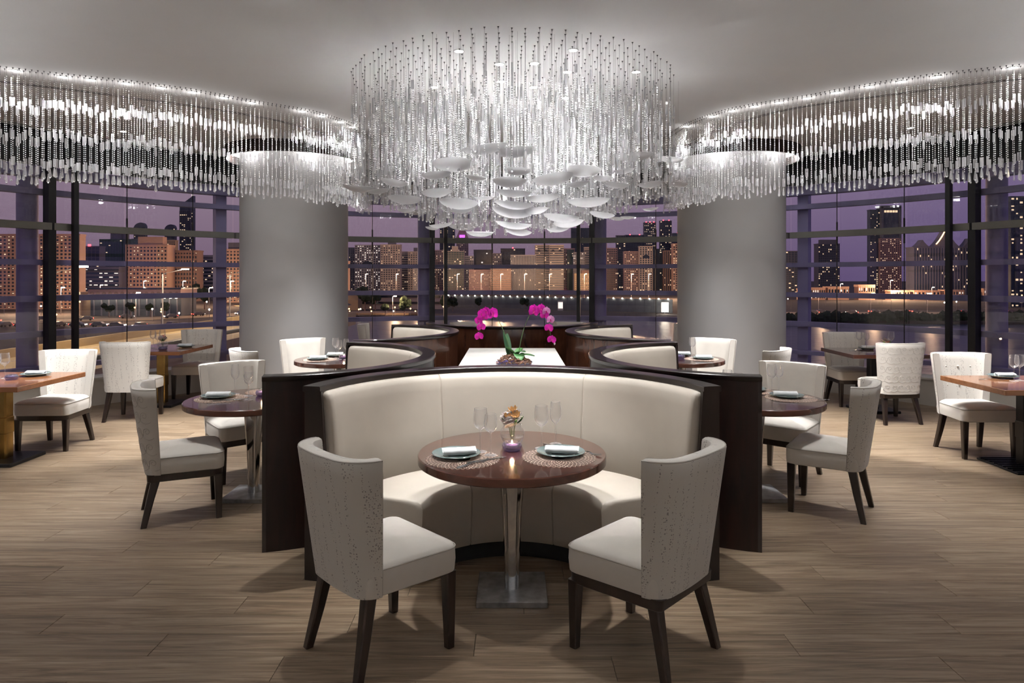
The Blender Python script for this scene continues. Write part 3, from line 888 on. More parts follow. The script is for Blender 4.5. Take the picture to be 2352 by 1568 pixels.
def mat_mesh(R):
    """round lacy mat: rings of scalloped cord, each ring's peaks meeting the next ring's valleys"""
    mb = MB(); n = 44; radii = [R * v for v in (0.34, 0.46, 0.57, 0.67, 0.76, 0.84, 0.92, 1.0)]
    def cord(pts, w=0.0021, h=0.0024):
        m = len(pts); rings = []
        for i, p in enumerate(pts):
            a, b = pts[i - 1], pts[(i + 1) % m]
            d = Vector((b[0] - a[0], b[1] - a[1])).normalized(); nn = Vector((-d.y, d.x)) * w
            rings.append([(p[0] - nn.x, p[1] - nn.y, 0.0002), (p[0] + nn.x, p[1] + nn.y, 0.0002), (p[0] + nn.x * 0.6, p[1] + nn.y * 0.6, h), (p[0] - nn.x * 0.6, p[1] - nn.y * 0.6, h)])
        o = len(mb.v)
        for r in rings: mb.v += r
        for i in range(m):
            j = (i + 1) % m
            for k in range(4): mb.f.append((o + i * 4 + k, o + i * 4 + (k + 1) % 4, o + j * 4 + (k + 1) % 4, o + j * 4 + k))
    for i, r in enumerate(radii):
        gap = (radii[i] - radii[i - 1]) if i else radii[1] - radii[0]
        pts = []
        for k in range(n * 4):
            a = 2 * PI * k / (n * 4)
            ph = (k + (2 if i % 2 else 0)) % 4
            rr = r - gap * (0.0, 0.42, 1.02, 0.42)[ph]
            pts.append((rr * math.cos(a), rr * math.sin(a)))
        cord(pts)
    cord([(radii[0] * 0.68 * math.cos(2 * PI * k / 40), radii[0] * 0.68 * math.sin(2 * PI * k / 40)) for k in range(40)])
    return mb.mesh('placemat', 'mat_cord')
MATM = mat_mesh(0.19)
def placemat(x, y, label, s=1.0):
    o = link('placemat', MATM, None, (x, y, TOP + 0.0004)); o.scale = (s, s, 1)
    return tag(o, label, 'placemat', 'round lacy placemats')
def strip(mb, prof, z0):
    """cutlery: half-width and height along the length"""
    rings = []
    for x, w, z, th in prof: rings.append([(x, -w, z0 + z), (x, w, z0 + z), (x, w * 0.8, z0 + z + th), (x, -w * 0.8, z0 + z + th)])
    return mb.loops(rings)
FORK_H = strip(MB(), [(-0.11, 0.004, 0, 0.002), (-0.105, 0.010, 0, 0.003), (-0.06, 0.007, 0.002, 0.003), (0.0, 0.004, 0.007, 0.003), (0.035, 0.004, 0.006, 0.003), (0.05, 0.012, 0.002, 0.002), (0.062, 0.0125, 0.001, 0.002)], 0.0).mesh('handle', 'cutlery_steel', 40)
FT = MB()
for k in range(4): strip(FT, [(0.060, 0.0024, 0.001, 0.002), (0.085, 0.0018, 0.003, 0.002), (0.108, 0.0008, 0.006, 0.001)], 0.0); 
for k in range(4):
    for i in range(12):
        x, y, z = FT.v[k * 12 + i]; FT.v[k * 12 + i] = (x, y + (k - 1.5) * 0.0068, z)
FORK_T = FT.mesh('tines', 'cutlery_steel')
KNIFE_H = strip(MB(), [(-0.12, 0.004, 0, 0.004), (-0.115, 0.008, 0, 0.006), (-0.02, 0.006, 0, 0.006), (0.0, 0.004, 0, 0.005)], 0.0).mesh('handle', 'cutlery_steel', 40)
KNIFE_B = strip(MB(), [(0.0, 0.005, 0.001, 0.002), (0.02, 0.0095, 0.001, 0.002), (0.09, 0.0095, 0.001, 0.0015), (0.115, 0.002, 0.001, 0.001)], 0.0).mesh('blade', 'cutlery_steel', 40)
def cutlery(x, y, rz, kind, label, z=TOP + 0.0035):
    t = thing(kind, label, 'cutlery', (x, y, z), rz, 'steel forks and knives')
    if kind == 'fork': link('handle', FORK_H, t); link('tines', FORK_T, t)
    else: link('handle', KNIFE_H, t); link('blade', KNIFE_B, t)
CAN_G = MB().lathe([(0.001, 0.003), (0.040, 0.002), (0.050, 0.010), (0.054, 0.024), (0.050, 0.038), (0.043, 0.045), (0.036, 0.044), (0.038, 0.036), (0.040, 0.022), (0.034, 0.012), (0.001, 0.011)], 32).mesh('holder', 'violet_glass', 50)
CAN_W = MB().lathe([(0.030, 0.013), (0.032, 0.030), (0.028, 0.031), (0.001, 0.029)], 20, cap0=True).mesh('candle', 'wax', 50)
CAN_F = MB().lathe([(0.0005, 0.0), (0.0055, 0.007), (0.0045, 0.014), (0.0004, 0.026)], 10).mesh('flame', 'flame', 60)
def candle(x, y, label, lit=True):
    t = thing('tealight_holder', label, 'candle', (x, y, TOP), 0, 'violet glass candle holders')
    link('holder', CAN_G, t); c = link('candle', CAN_W, t)
    if lit:
        link('flame', CAN_F, c, (0, 0, 0.030))
        ld = bpy.data.lights.new('candle_light', 'POINT'); ld.energy = 0.35; ld.color = (1, 0.66, 0.36); ld.shadow_soft_size = 0.01
        link('candle_light', ld, t, (0, 0, 0.060))
def petal(mb, L, W, cup, base, axis_a, lift, n=5):
    """one cupped petal: leaves base in direction axis_a (about z), raised by lift (radians)"""
    ca, sa, cl, sl = math.cos(axis_a), math.sin(axis_a), math.cos(lift), math.sin(lift)
    vs, fs = [], []
    for i in range(n + 1):
        t = i / n
        w = W * math.sin(PI * (0.12 + 0.80 * t)) ** 0.8
        for j in (-1, 0, 1):
            x = L * t; yy = w * j; z = -cup * math.sin(PI * t) + (cup * 0.6 if j else 0)
            X, Z = x * cl - z * sl, x * sl + z * cl
            vs.append((base[0] + X * ca - yy * sa, base[1] + X * sa + yy * ca, base[2] + Z))
    for i in range(n):
        for j in range(2): fs.append((i * 3 + j, i * 3 + j + 1, i * 3 + j + 4, i * 3 + j + 3))
    mb.add(vs, fs)
VASE = MB().lathe([(0.001, 0.003), (0.030, 0.0015), (0.050, 0.014), (0.062, 0.042), (0.060, 0.070), (0.048, 0.092), (0.046, 0.100), (0.0445, 0.1005), (0.0445, 0.098)], 36).mesh('vase', 'vase_glass', 60)
WATER = MB().lathe([(0.001, 0.008), (0.027, 0.008), (0.047, 0.018), (0.056, 0.040), (0.001, 0.0405)], 32).mesh('water', 'vase_glass', 60)
def bloom_meshes(seed, mat):
    random.seed(seed)
    mb = MB()
    for k in range(6): petal(mb, 0.040, 0.012, 0.006, (0, 0, 0), 2 * PI * k / 6 + 0.2, 0.62 + 0.15 * (k % 2))
    return mb.mesh('blossom', mat, 60, fix=False)
def ball_bloom(seed):
    random.seed(seed); mb = MB()
    for ring, (n, lift, L) in enumerate(((5, 1.40, 0.022), (8, 1.18, 0.026), (10, 0.90, 0.029), (11, 0.55, 0.028), (11, 0.15, 0.024))):
        for k in range(n): petal(mb, L, 0.010, -0.005, (0, 0, 0.003 * ring * -1), 2 * PI * k / n + ring * 0.4, lift)
    return mb.mesh('blossom', 'petal_white', 60, fix=False)
BLOOMS = {'white': ball_bloom(4), 'orange': bloom_meshes(5, 'petal_orange'), 'pink': bloom_meshes(6, 'petal_pink')}
LEAFM = MB(); petal(LEAFM, 0.055, 0.010, 0.006, (0, 0, 0), 0, 0.7); LEAFM = LEAFM.mesh('leaf', 'leaf', 60, fix=False)
def posy(x, y, label, kinds, seed=1, s=1.0, group='small table posies'):
    t = thing('flower_vase', label, 'vase', (x, y, TOP), 0, group)
    t.scale = (s, s, s)
    link('vase', VASE, t); link('water', WATER, t)
    random.seed(seed)
    for i, k in enumerate(kinds):
        a = 2 * PI * i / len(kinds) + random.uniform(-0.2, 0.2)
        r = 0.034 if i else 0.004
        h = 0.128 + random.uniform(-0.014, 0.020) + (0.02 if i == 0 else 0)
        px, py = r * math.cos(a), r * math.sin(a)
        st = part('flower_stem', MB().tube([(px * 0.2, py * 0.2, 0.012), (px * 0.5, py * 0.5, h * 0.55), (px, py, h)], 0.0018, 5), 'stem', t, 60)
        b = link('blossom', BLOOMS[k], st, (px, py, h)); q_ = 1.45 if k == 'white' else 0.85; b.scale = (q_, q_, q_); b.rotation_euler = (random.uniform(-0.5, 0.5) - py * 16, random.uniform(-0.3, 0.3) + px * 16, a)
    for i in range(4):
        o = link('leaf', LEAFM, t, (0.018 * math.cos(i * 1.6), 0.018 * math.sin(i * 1.6), 0.100)); o.rotation_euler = (0, 0, i * 1.6 + 0.4)

# --- front table
F = 'front round table'
placemat(-0.252, 3.497, 'lacy round mat with fork across it on the ' + F)
placemat(0.243, 3.530, 'lacy round mat beside the two far glasses on the ' + F)
plate(-0.290, 3.550, 'teal plate with napkin beside the fork on the ' + F)
plate(0.256, 3.585, 'teal plate with napkin before the tall glasses of the ' + F)
napkin(-0.275, 3.540, 0.22, 'rolled napkin tilted up on the front plate next to the fork')
napkin(0.262, 3.570, -0.16, 'rolled napkin on the front plate before the tall slender glass')
glass(-0.168, 3.640, 'large', 'larger wine glass on the fork side of the ' + F)
glass(-0.112, 3.570, 'small', 'smaller wine glass standing on the mat edge by the fork on the ' + F)
glass(0.160, 3.715, 'large', 'wide wine glass between posy and slender glass on the ' + F)
glass(0.243, 3.810, 'tall', 'slender tall wine glass at the back of the ' + F)
cutlery(-0.190, 3.400, 0.78, 'fork', 'steel fork lying over the mat on the ' + F)
cutlery(-0.125, 3.470, 0.60, 'knife', 'steel knife beside the fork on the ' + F)
cutlery(0.275, 3.735, -0.55, 'knife', 'steel knife behind the plate under the tall glasses')
cutlery(0.385, 3.620, -0.75, 'fork', 'steel fork at the outer mat edge under the tall glasses')
candle(0.0, 3.680, 'violet candle glass with flame at the centre of the ' + F)
posy(0.003, 3.815, 'round glass vase of white and orange blooms on the ' + F, ['orange', 'white', 'orange', 'white', 'orange', 'white', 'orange'], 2, 1.1)

# --- round table on the highway side
T = 'round table by the highway-side black panel'
placemat(-2.235, 5.245, 'lacy mat under the plate on the ' + T)
plate(-2.275, 5.285, 'teal plate at the outer edge of the ' + T)
napkin(-2.265, 5.270, 0.10, 'flat rolled napkin on the plate of the ' + T, TOP + 0.012)
placemat(-1.99, 5.555, 'lacy mat at the window edge of the ' + T, 0.9)
plate(-1.93, 5.57, 'far teal plate of the ' + T)
napkin(-1.935, 5.555, 0.2, 'napkin peeking above the candle of the ' + T)
glass(-2.205, 5.440, 'tall', 'slender lone wine glass on the ' + T)
glass(-2.07, 5.360, 'large', 'wide wine glass at the middle of the ' + T)
glass(-1.995, 5.175, 'small', 'near wine glass beside the candle of the ' + T)
cutlery(-2.14, 5.15, 0.35, 'fork', 'fork at the near mat edge of the ' + T)
cutlery(-2.09, 5.19, 0.42, 'knife', 'knife beside the mat of the ' + T)
candle(-1.965, 5.38, 'lit violet candle glass against the black panel on the highway side')

# --- round table on the water side
T = 'round table by the water-side black panel'
placemat(2.150, 5.265, 'lacy mat under the near plate of the ' + T)
plate(2.135, 5.300, 'near teal plate of the ' + T)
napkin(2.120, 5.295, -0.18, 'long rolled napkin on the near plate of the ' + T)
placemat(1.97, 5.600, 'lacy mat under the far plate of the ' + T, 0.9)
plate(1.96, 5.610, 'far teal plate of the ' + T)
napkin(1.94, 5.600, -0.3, 'napkin on the far plate of the ' + T)
glass(2.095, 5.500, 'large', 'first wine glass of the close pair on the ' + T)
glass(2.165, 5.540, 'small', 'second wine glass of the close pair on the ' + T)
glass(1.685, 5.080, 'small', 'wine glass just topping the water-side black panel, outer one')
glass(1.625, 5.150, 'large', 'wine glass just topping the water-side black panel, inner one')
cutlery(2.30, 5.20, -0.5, 'fork', 'fork at the outer rim of the ' + T)
candle(1.845, 5.43, 'lit violet candle glass against the black panel on the water side')

# --- far round tables
T = 'far round table before the highway-side column'
placemat(-2.17, 7.72, 'lacy mat on the ' + T)
plate(-2.20, 7.72, 'near white-napkined plate on the ' + T, 0.95)
napkin(-2.19, 7.71, 0.15, 'napkin on the near plate of the ' + T)
plate(-2.08, 8.05, 'second plate of the ' + T, 0.95)
napkin(-2.08, 8.04, 0.1, 'napkin on the second plate of the ' + T)
glass(-2.03, 7.86, 'large', 'first of three wine glasses on the ' + T)
glass(-1.96, 7.74, 'small', 'middle one of three wine glasses on the ' + T)
glass(-1.87, 7.70, 'tall', 'wine glass nearest the posy on the ' + T)
candle(-1.92, 7.80, 'violet candle glass on the ' + T)
posy(-1.80, 7.83, 'vase with white and orange lilies on the ' + T, ['white', 'orange', 'orange', 'white'], 7, 0.95)
T = 'far round table before the water-side column'
placemat(2.16, 7.78, 'lacy mat on the ' + T)
plate(2.18, 7.78, 'near plate on the ' + T, 0.95)
napkin(2.18, 7.77, -0.1, 'napkin on the near plate of the ' + T)
plate(2.02, 8.14, 'second plate of the ' + T, 0.95)
napkin(2.03, 8.13, -0.1, 'napkin on the second plate of the ' + T)
glass(2.10, 7.95, 'large', 'wine glass nearest the outer plate on the ' + T)
glass(1.84, 8.02, 'large', 'wine glass behind the posy of the ' + T)
glass(1.74, 7.95, 'small', 'wine glass at the booth end of the ' + T)
candle(1.93, 7.83, 'violet candle glass on the ' + T, False)
posy(1.74, 7.76, 'vase of orange and pink blooms on the ' + T, ['orange', 'orange', 'pink', 'pink', 'orange'], 9, 0.95)

# --- window tables
T = 'cherry window table above the highway'
glass(-4.72, 8.98, 'large', 'first of the grouped wine glasses on the ' + T)
glass(-4.64, 9.06, 'large', 'second of the grouped wine glasses on the ' + T)
glass(-4.60, 8.86, 'small', 'near one of the grouped wine glasses on the ' + T)
posy(-4.55, 8.90, 'glass vase with pink and white blooms on the ' + T, ['pink', 'white', 'pink', 'white'], 11)
candle(-4.46, 8.72, 'violet candle glass on the ' + T, False)
plate(-4.36, 9.12, 'plate with napkin on the ' + T, 0.95)
napkin(-4.36, 9.11, 0.05, 'napkin on the plate of the ' + T)
plate(-4.85, 8.72, 'plate half behind the chair back on the ' + T, 0.95)
T = 'cherry table at the picture edge'
glass(-4.68, 6.30, 'large', 'wine glass next to the candle on the ' + T)
glass(-4.69, 6.16, 'small', 'nearest wine glass on the ' + T)
glass(-4.80, 6.36, 'small', 'farther wine glass on the ' + T)
posy(-4.80, 6.18, 'posy with green leaves behind the glasses on the ' + T, ['orange', 'white', 'orange', 'white'], 13)
candle(-4.56, 6.22, 'violet candle glass on the ' + T, False)
plate(-4.52, 6.48, 'plate with napkin before the speckled chair on the ' + T)
napkin(-4.51, 6.47, 0.05, 'napkin on the plate of the ' + T)
T = 'dark window table by the water'
glass(4.49, 8.83, 'large', 'first of the near pair of wine glasses on the ' + T)
glass(4.57, 8.80, 'small', 'second of the near pair of wine glasses on the ' + T)
glass(4.84, 8.72, 'large', 'first wine glass showing over the scroll chair')
glass(4.90, 8.82, 'large', 'second wine glass showing over the scroll chair')
candle(4.56, 8.50, 'violet candle glass with flame on the ' + T)
posy(4.68, 8.52, 'posy of pale blooms on the ' + T, ['white', 'orange', 'white', 'pink'], 15)
plate(4.62, 8.86, 'plate with napkin on the ' + T, 0.95)
napkin(4.62, 8.85, 0.0, 'napkin on the plate of the ' + T)
cutlery(4.42, 8.72, 0.1, 'knife', 'knife on the ' + T)
T = 'cherry table with ribbed base by the water'
glass(4.50, 6.12, 'large', 'first wine glass on the ' + T)
glass(4.58, 6.16, 'large', 'second wine glass on the ' + T)
candle(4.53, 5.94, 'violet candle glass on the ' + T, False)
posy(4.64, 5.92, 'posy of peach blooms with leaves on the ' + T, ['white', 'orange', 'pink', 'pink', 'white'], 17)
plate(4.56, 6.34, 'teal plate on the ' + T)
napkin(4.57, 6.33, 0.0, 'napkin on the plate of the ' + T)
placemat(4.80, 5.80, 'lacy mat at the picture edge on the ' + T)
cutlery(4.36, 6.20, -0.2, 'fork', 'fork lying on the ' + T)
T = 'far table behind the highway-side far booth'
glass(-1.42, 10.70, 'large', 'first wine glass on the ' + T)
glass(-1.30, 10.78, 'large', 'second wine glass on the ' + T)
T = 'far table behind the water-side far booth'
glass(1.46, 10.72, 'large', 'first wine glass on the ' + T)
glass(1.66, 10.80, 'large', 'second wine glass on the ' + T)
plate(1.74, 10.66, 'plate at the outer end of the ' + T, 0.9)
napkin(1.76, 10.65, 0.2, 'napkin at the outer end of the ' + T)

# ------------------------------------------------------------------ orchid on the planter cabinet
def orchid():
    zt = 0.90
    t = thing('orchid', 'magenta orchid with two arching flower sprays in a bed of bark', 'plant', (0.02, 6.14, zt))
    part('dish', MB().lathe([(0.001, 0.0), (0.15, 0.0), (0.165, 0.022), (0.160, 0.022), (0.146, 0.006), (0.001, 0.006)], 40), 'violet_glass', t, 40)
    random.seed(21)
    for m, nm in (('bark', 'bark_chips'), ('bark_pale', 'bark_chips_pale')):
        mb = MB()
        for i in range(95):
            a, r = random.uniform(0, 2 * PI), 0.158 * math.sqrt(random.random())
            z = 0.012 + 0.075 * (1 - (r / 0.165) ** 2) * random.uniform(0.45, 1.0) + 0.02 * (math.cos(a) < -0.3) * (1 - r / 0.165)
            L, W, H = random.uniform(0.020, 0.048), random.uniform(0.010, 0.020), random.uniform(0.005, 0.010)
            M = Matrix.Rotation(random.uniform(0, 6.3), 3, 'Z') @ Matrix.Rotation(random.uniform(-0.7, 0.7), 3, 'Y') @ Matrix.Rotation(random.uniform(-0.5, 0.5), 3, 'X')
            c = Vector((r * math.cos(a), r * math.sin(a), z))
            b = MB().box((0, 0, 0), (L, W, H), 0, 0.75)
            mb.add([M @ Vector(v) + c for v in b.v], b.f)
        part(nm, mb, m, t, kind='stuff')
    def leaf(a, L, W, lift, droop, mat, base=(0.0, 0.0, 0.075)):
        mb = MB(); vs, fs = [], []
        n = 9
        for i in range(n + 1):
            s = i / n
            x = L * s; z = math.tan(lift) * x - droop * s * s
            w = W * (math.sin(PI * min(1, 0.14 + 0.82 * s)) ** 0.6)
            for j in (-1, -0.5, 0, 0.5, 1):
                yy = w * j; zz = z + 0.012 * abs(j) * (1 - s)
                vs.append((base[0] + x * math.cos(a) - yy * math.sin(a), base[1] + x * math.sin(a) + yy * math.cos(a), base[2] + zz))
        m = len(vs)
        vs += [(x, y, z - 0.004) for x, y, z in vs]
        for i in range(n):
            for j in range(4):
                q = (i * 5 + j, i * 5 + j + 1, i * 5 + j + 6, i * 5 + j + 5)
                fs.append(q); fs.append(tuple(m + k for k in reversed(q)))
        edge = [i * 5 for i in range(n + 1)] + [n * 5 + j for j in range(1, 5)] + [i * 5 + 4 for i in range(n - 1, -1, -1)] + [3, 2, 1]
        for k in range(len(edge)):
            a_, b_ = edge[k], edge[(k + 1) % len(edge)]
            fs.append((a_, b_, m + b_, m + a_))
        mb.add(vs, fs)
        part('leaf', mb, mat, t, 60)
    leaf(math.radians(110), 0.06, 0.030, 1.25, -0.02, 'leaf_dark', (-0.045, 0.01, 0.07))
    leaf(math.radians(150), 0.055, 0.026, 1.30, -0.02, 'leaf_dark', (-0.05, 0.0, 0.07))
    leaf(math.radians(-12), 0.155, 0.046, 0.32, 0.045, 'leaf', (0.03, -0.01, 0.075))
    leaf(math.radians(-80), 0.10, 0.050, 0.35, 0.075, 'leaf', (0.035, 0.0, 0.090))
    leaf(math.radians(-30), 0.100, 0.046, 0.75, 0.060, 'leaf', (0.01, 0.0, 0.085))
    leaf(math.radians(-150), 0.085, 0.042, 0.9, 0.030, 'leaf', (0.0, 0.0, 0.085))
    leaf(math.radians(60), 0.09, 0.035, 0.8, 0.040, 'leaf', (0.02, 0.02, 0.085))
    def bezier(P, n=28):
        out = []
        for i in range(n + 1):
            s = i / n; q = [Vector(p) for p in P]
            while len(q) > 1: q = [q[k] * (1 - s) + q[k + 1] * s for k in range(len(q) - 1)]
            out.append(q[0])
        return out
    PET = {}
    for mat in ('orchid_magenta', 'orchid_pale'):
        wide = MB(); petal(wide, 0.030, 0.019, 0.003, (0, 0, 0), 0, 0.12, 6)
        slim = MB(); petal(slim, 0.030, 0.0105, 0.003, (0, 0, 0), 0, 0.05, 6)
        PET[mat] = (wide.mesh('petal', mat, 60, fix=False), slim.mesh('petal', mat, 60, fix=False))
    lip = MB(); petal(lip, 0.014, 0.006, -0.004, (0, 0, 0.002), -PI / 2, 0.6, 4); lip.lathe([(0.0005, 0.010), (0.003, 0.007), (0.003, 0.001)], 8)
    LIP = lip.mesh('lip', 'orchid_lip', 60, fix=False)
    def flower(p, look, up, mat, s=1.0):
        f = Vector(look).normalized(); u = (Vector(up) - f * f.dot(Vector(up))).normalized(); r = u.cross(f)
        M = Matrix(((r.x, u.x, f.x), (r.y, u.y, f.y), (r.z, u.z, f.z)))
        h = link('flower_head', LIP, t, p)
        h.rotation_euler = M.to_euler(); h.scale = (s, s, s)
        for k, (a, wide) in enumerate(((90, 0), (8, 1), (172, 1), (-38, 0), (218, 0))):
            o = link('petal', PET[mat][0 if wide else 1], h, (0, 0, -0.001 * (0 if wide else 1))); o.rotation_euler = (0, 0, math.radians(a))
            if wide: o.scale = (1.02, 1.15, 1)
    # stems: rise almost straight, then arch outwards and hang
    stems = (([(-0.02, 0, 0.06), (-0.06, 0, 0.25), (-0.14, 0, 0.42), (-0.20, -0.01, 0.56), (-0.30, -0.03, 0.52), (-0.31, -0.05, 0.25)], -1),
             ([(0.035, 0.01, 0.06), (0.06, 0.01, 0.25), (0.10, 0.01, 0.44), (0.18, 0, 0.60), (0.30, -0.02, 0.56), (0.33, -0.04, 0.22)], 1))
    for P, s in stems:
        pts = bezier(P)
        part('flower_stem', MB().tube(pts, [0.0045 - 0.003 * i / len(pts) for i in range(len(pts))], 6), 'stem', t, 60)
        for i, (k, side, mat) in enumerate(((15, 0.2, 0), (17, -0.6, 0), (18, 0.9, 0), (20, -0.4, 0), (21, 1.0, 1), (23, -0.3, 0), (24, 0.9, 1), (26, -0.2, 0), (28, 0.1, 0))):
            p = pts[k] + Vector((s * 0.030 * side, -0.024 + 0.010 * (i % 2), 0.004 * (i % 3)))
            m = 'orchid_pale' if (mat and s > 0) else 'orchid_magenta'
            flower(p, (s * side * 0.75 - s * 0.1, -1.0, -0.12), (s * 0.15, 0, 1), m, 1.55 - 0.03 * i)
        if s > 0: part('bud', MB().lathe([(0.0005, -0.014), (0.007, -0.008), (0.009, 0.002), (0.006, 0.010), (0.0005, 0.014)], 12, (pts[-1].x + 0.03, pts[-1].y - 0.01, pts[-1].z - 0.03)), 'orchid_bud', t, 60)
orchid()

# ------------------------------------------------------------------ ceiling downlights
ORD = ['first', 'second', 'third', 'fourth', 'fifth', 'sixth', 'seventh', 'eighth', 'ninth', 'tenth', 'eleventh', 'twelfth', 'thirteenth', 'fourteenth', 'fifteenth', 'sixteenth', 'seventeenth', 'eighteenth', 'nineteenth', 'twentieth', 'twenty-first', 'twenty-second', 'twenty-third']
RING = MB().lathe([(0.036, 0.0), (0.046, 0.0), (0.047, 0.005), (0.036, 0.004), (0.036, 0.0)], 20).mesh('trim_ring', 'ceiling_paint', 50)
DISC = MB().lathe([(0.0005, 0.002), (0.036, 0.002), (0.036, 0.004), (0.0005, 0.004)], 20).mesh('lens', 'lamp_disc', 50)
def downlight(x, y, watts, size, label, group, aim=None):
    t = thing('ceiling_downlight', label, 'ceiling light', (x, y, ZC - 0.005), 0, group)
    link('trim_ring', RING, t); link('lens', DISC, t)
    b = spot(t, (0, 0, -0.012), watts, size)
    ld = bpy.data.lights.new('collar_glow', 'POINT'); ld.energy = W_GLOW; ld.color = LAMP_WHITE; ld.shadow_soft_size = 0.03
    if watts == W_CURTAIN: link('collar_glow', ld, t, (0, 0, -0.07))
    if aim:
        d = Vector((aim[0] - x, aim[1] - y, aim[2] - ZC)); b.rotation_euler = d.to_track_quat('-Z', 'Y').to_euler()
LL = [(-4.42, 6.07), (-4.12, 6.26), (-3.92, 6.355), (-3.655, 6.47), (-3.405, 6.617), (-3.17, 6.773), (-2.95, 6.986), (-2.74, 7.195), (-2.322, 7.553), (-2.162, 7.777), (-2.026, 8.08), (-1.951, 8.35)]
LR = [(4.386, 5.986), (3.896, 6.26), (3.66, 6.41), (3.445, 6.587), (3.23, 6.79), (3.03, 7.0), (2.81, 7.177), (2.607, 7.34), (2.426, 7.533), (2.288, 7.80), (2.126, 8.314)]
for L_, side in ((LL, 'highway-side'), (LR, 'water-side')):
    for i, (x, y) in enumerate(L_):
        downlight(x, y, W_CURTAIN, 76, '%s bright lamp of the %s crystal curtain, counted from the picture edge' % (ORD[i], side), 'downlights in the %s curtain' % side)
for x, y in ((-5.15, 5.66), (5.1, 5.62)):
    downlight(x, y, W_CURTAIN, 96, 'curtain downlight just outside the picture on the %s' % ('highway side' if x < 0 else 'water side'), 'curtain downlights out of view')
for i, (x, y) in enumerate(((-0.43, 5.55), (0.194, 5.864), (-0.109, 5.888), (0.494, 5.527), (0.495, 6.11), (1.11, 6.11), (-0.106, 6.41), (0.21, 6.60), (0.55, 7.0), (-0.75, 6.6))):
    downlight(x, y, W_CHANDELIER, 66, ['brightest near lamp of the chandelier towards the highway', 'lamp at the chandelier centre, first behind the front strands', 'lamp left of the chandelier centre beside two dimmer ones', 'near chandelier lamp right of the centre strings', 'lamp behind the near right one inside the chandelier', 'lone chandelier lamp on the water side', 'inner chandelier lamp below the left pair', 'inner chandelier lamp behind the central one', 'farthest lamp within the chandelier', 'chandelier lamp on the highway flank'][i], 'downlights inside the chandelier')
for i, (x, y, ax, ay, az) in enumerate(((-4.4, 4.2, -4.2, 6.1, 2.85), (-3.0, 4.3, -3.3, 6.6, 2.8), (-1.6, 4.3, -2.3, 7.4, 2.75), (1.6, 4.3, 2.4, 7.4, 2.75), (3.0, 4.3, 3.3, 6.6, 2.8), (4.4, 4.2, 4.2, 6.1, 2.85), (-0.9, 3.1, -0.5, 5.0, 2.55), (0.9, 3.1, 0.5, 5.0, 2.55))):  # out-of-view spots added to brighten the curtains and the chandelier front
    downlight(x, y, W_FILL_ACCENT * (2.6 if abs(x) < 1 else 1.0), 48 if abs(x) < 1 else 30, ORD[i] + ' added accent spotlight out of view, aimed at the hanging crystals', 'added accent spotlights out of view', (ax, ay, az))
for i, (x, y, ax, ay) in enumerate(((-0.45, 4.1, -0.42, 4.35), (0.45, 4.1, 0.42, 4.35), (-0.85, 3.4, -0.58, 3.22), (0.85, 3.4, 0.58, 3.22), (-2.35, 4.42, -2.25, 5.05), (2.35, 4.42, 2.2, 5.05))):  # unseen spots added to brighten the front booth and the nearer chairs
    downlight(x, y, W_FILL_TABLE * (1.0, 1.0, 0.38, 0.38, 0.5, 0.5)[i], (52, 52, 30, 30, 62, 62)[i], ORD[i] + ' unseen spotlight added over the nearer tables', 'unseen spotlights added over the nearer tables', (ax, ay, 0.7))
def fill_uplight(x, y, rz, label):  # unseen uplight added to brighten the ceiling and fill the chair backs
    t = thing('added_wall_uplight', label, 'added wall lamp', (x, y, 2.2), rz, 'added fill uplights on the rear walls')
    part('bracket', rbox(MB(), (0, 0.03, 0), (0.12, 0.06, 0.16), 0.006), 'black_metal', t)
    part('shade', MB().lathe([(0.06, -0.10), (0.15, 0.10), (0.155, 0.10), (0.064, -0.106), (0.06, -0.10)], 28, (0, 0.20, 0)), 'chrome', t, 40)
    b = spot(t, (0, 0.20, 0.02), W_FILL_WALL, 150, 0.8, (0.955, 0.975, 1.0), 0.08); b.rotation_euler = (PI - 0.85, 0, 0)
for i, (x, y, rz) in enumerate(((-4.2, BACK + 0.01, 0), (-1.4, BACK + 0.01, 0), (1.4, BACK + 0.01, 0), (4.2, BACK + 0.01, 0), (-6.73, 3.3, -PI / 2), (6.73, 3.3, PI / 2))):
    fill_uplight(x, y, rz, ORD[i] + ' chrome fill uplight added on the unseen rear walls')
for x, y in ((-2.2, 1.9), (2.2, 1.9), (-4.3, 3.4), (4.3, 3.4), (-1.2, 0.2), (1.2, 0.2), (-3.6, 0.0), (3.6, 0.0)):
    downlight(x, y, W_ROOM, 100, 'ceiling downlight behind the picture, %s, %s' % ('nearer the windows' if y > 3 else 'above the viewer' if y > 1 else 'close to the middle' if abs(x) < 2 else 'close to the rear corner', 'highway side' if x < 0 else 'water side'), 'downlights on the viewer side')
for x, y in ((-1.1, 10.9), (1.1, 10.9), (-4.9, 8.6), (4.9, 8.4)):
    downlight(x, y, W_ROOM, 90, 'small ceiling downlight over the %s window table' % ('far highway-side' if y > 10 and x < 0 else 'far water-side' if y > 10 else 'near highway-side' if x < 0 else 'near water-side'), 'downlights over the window tables')

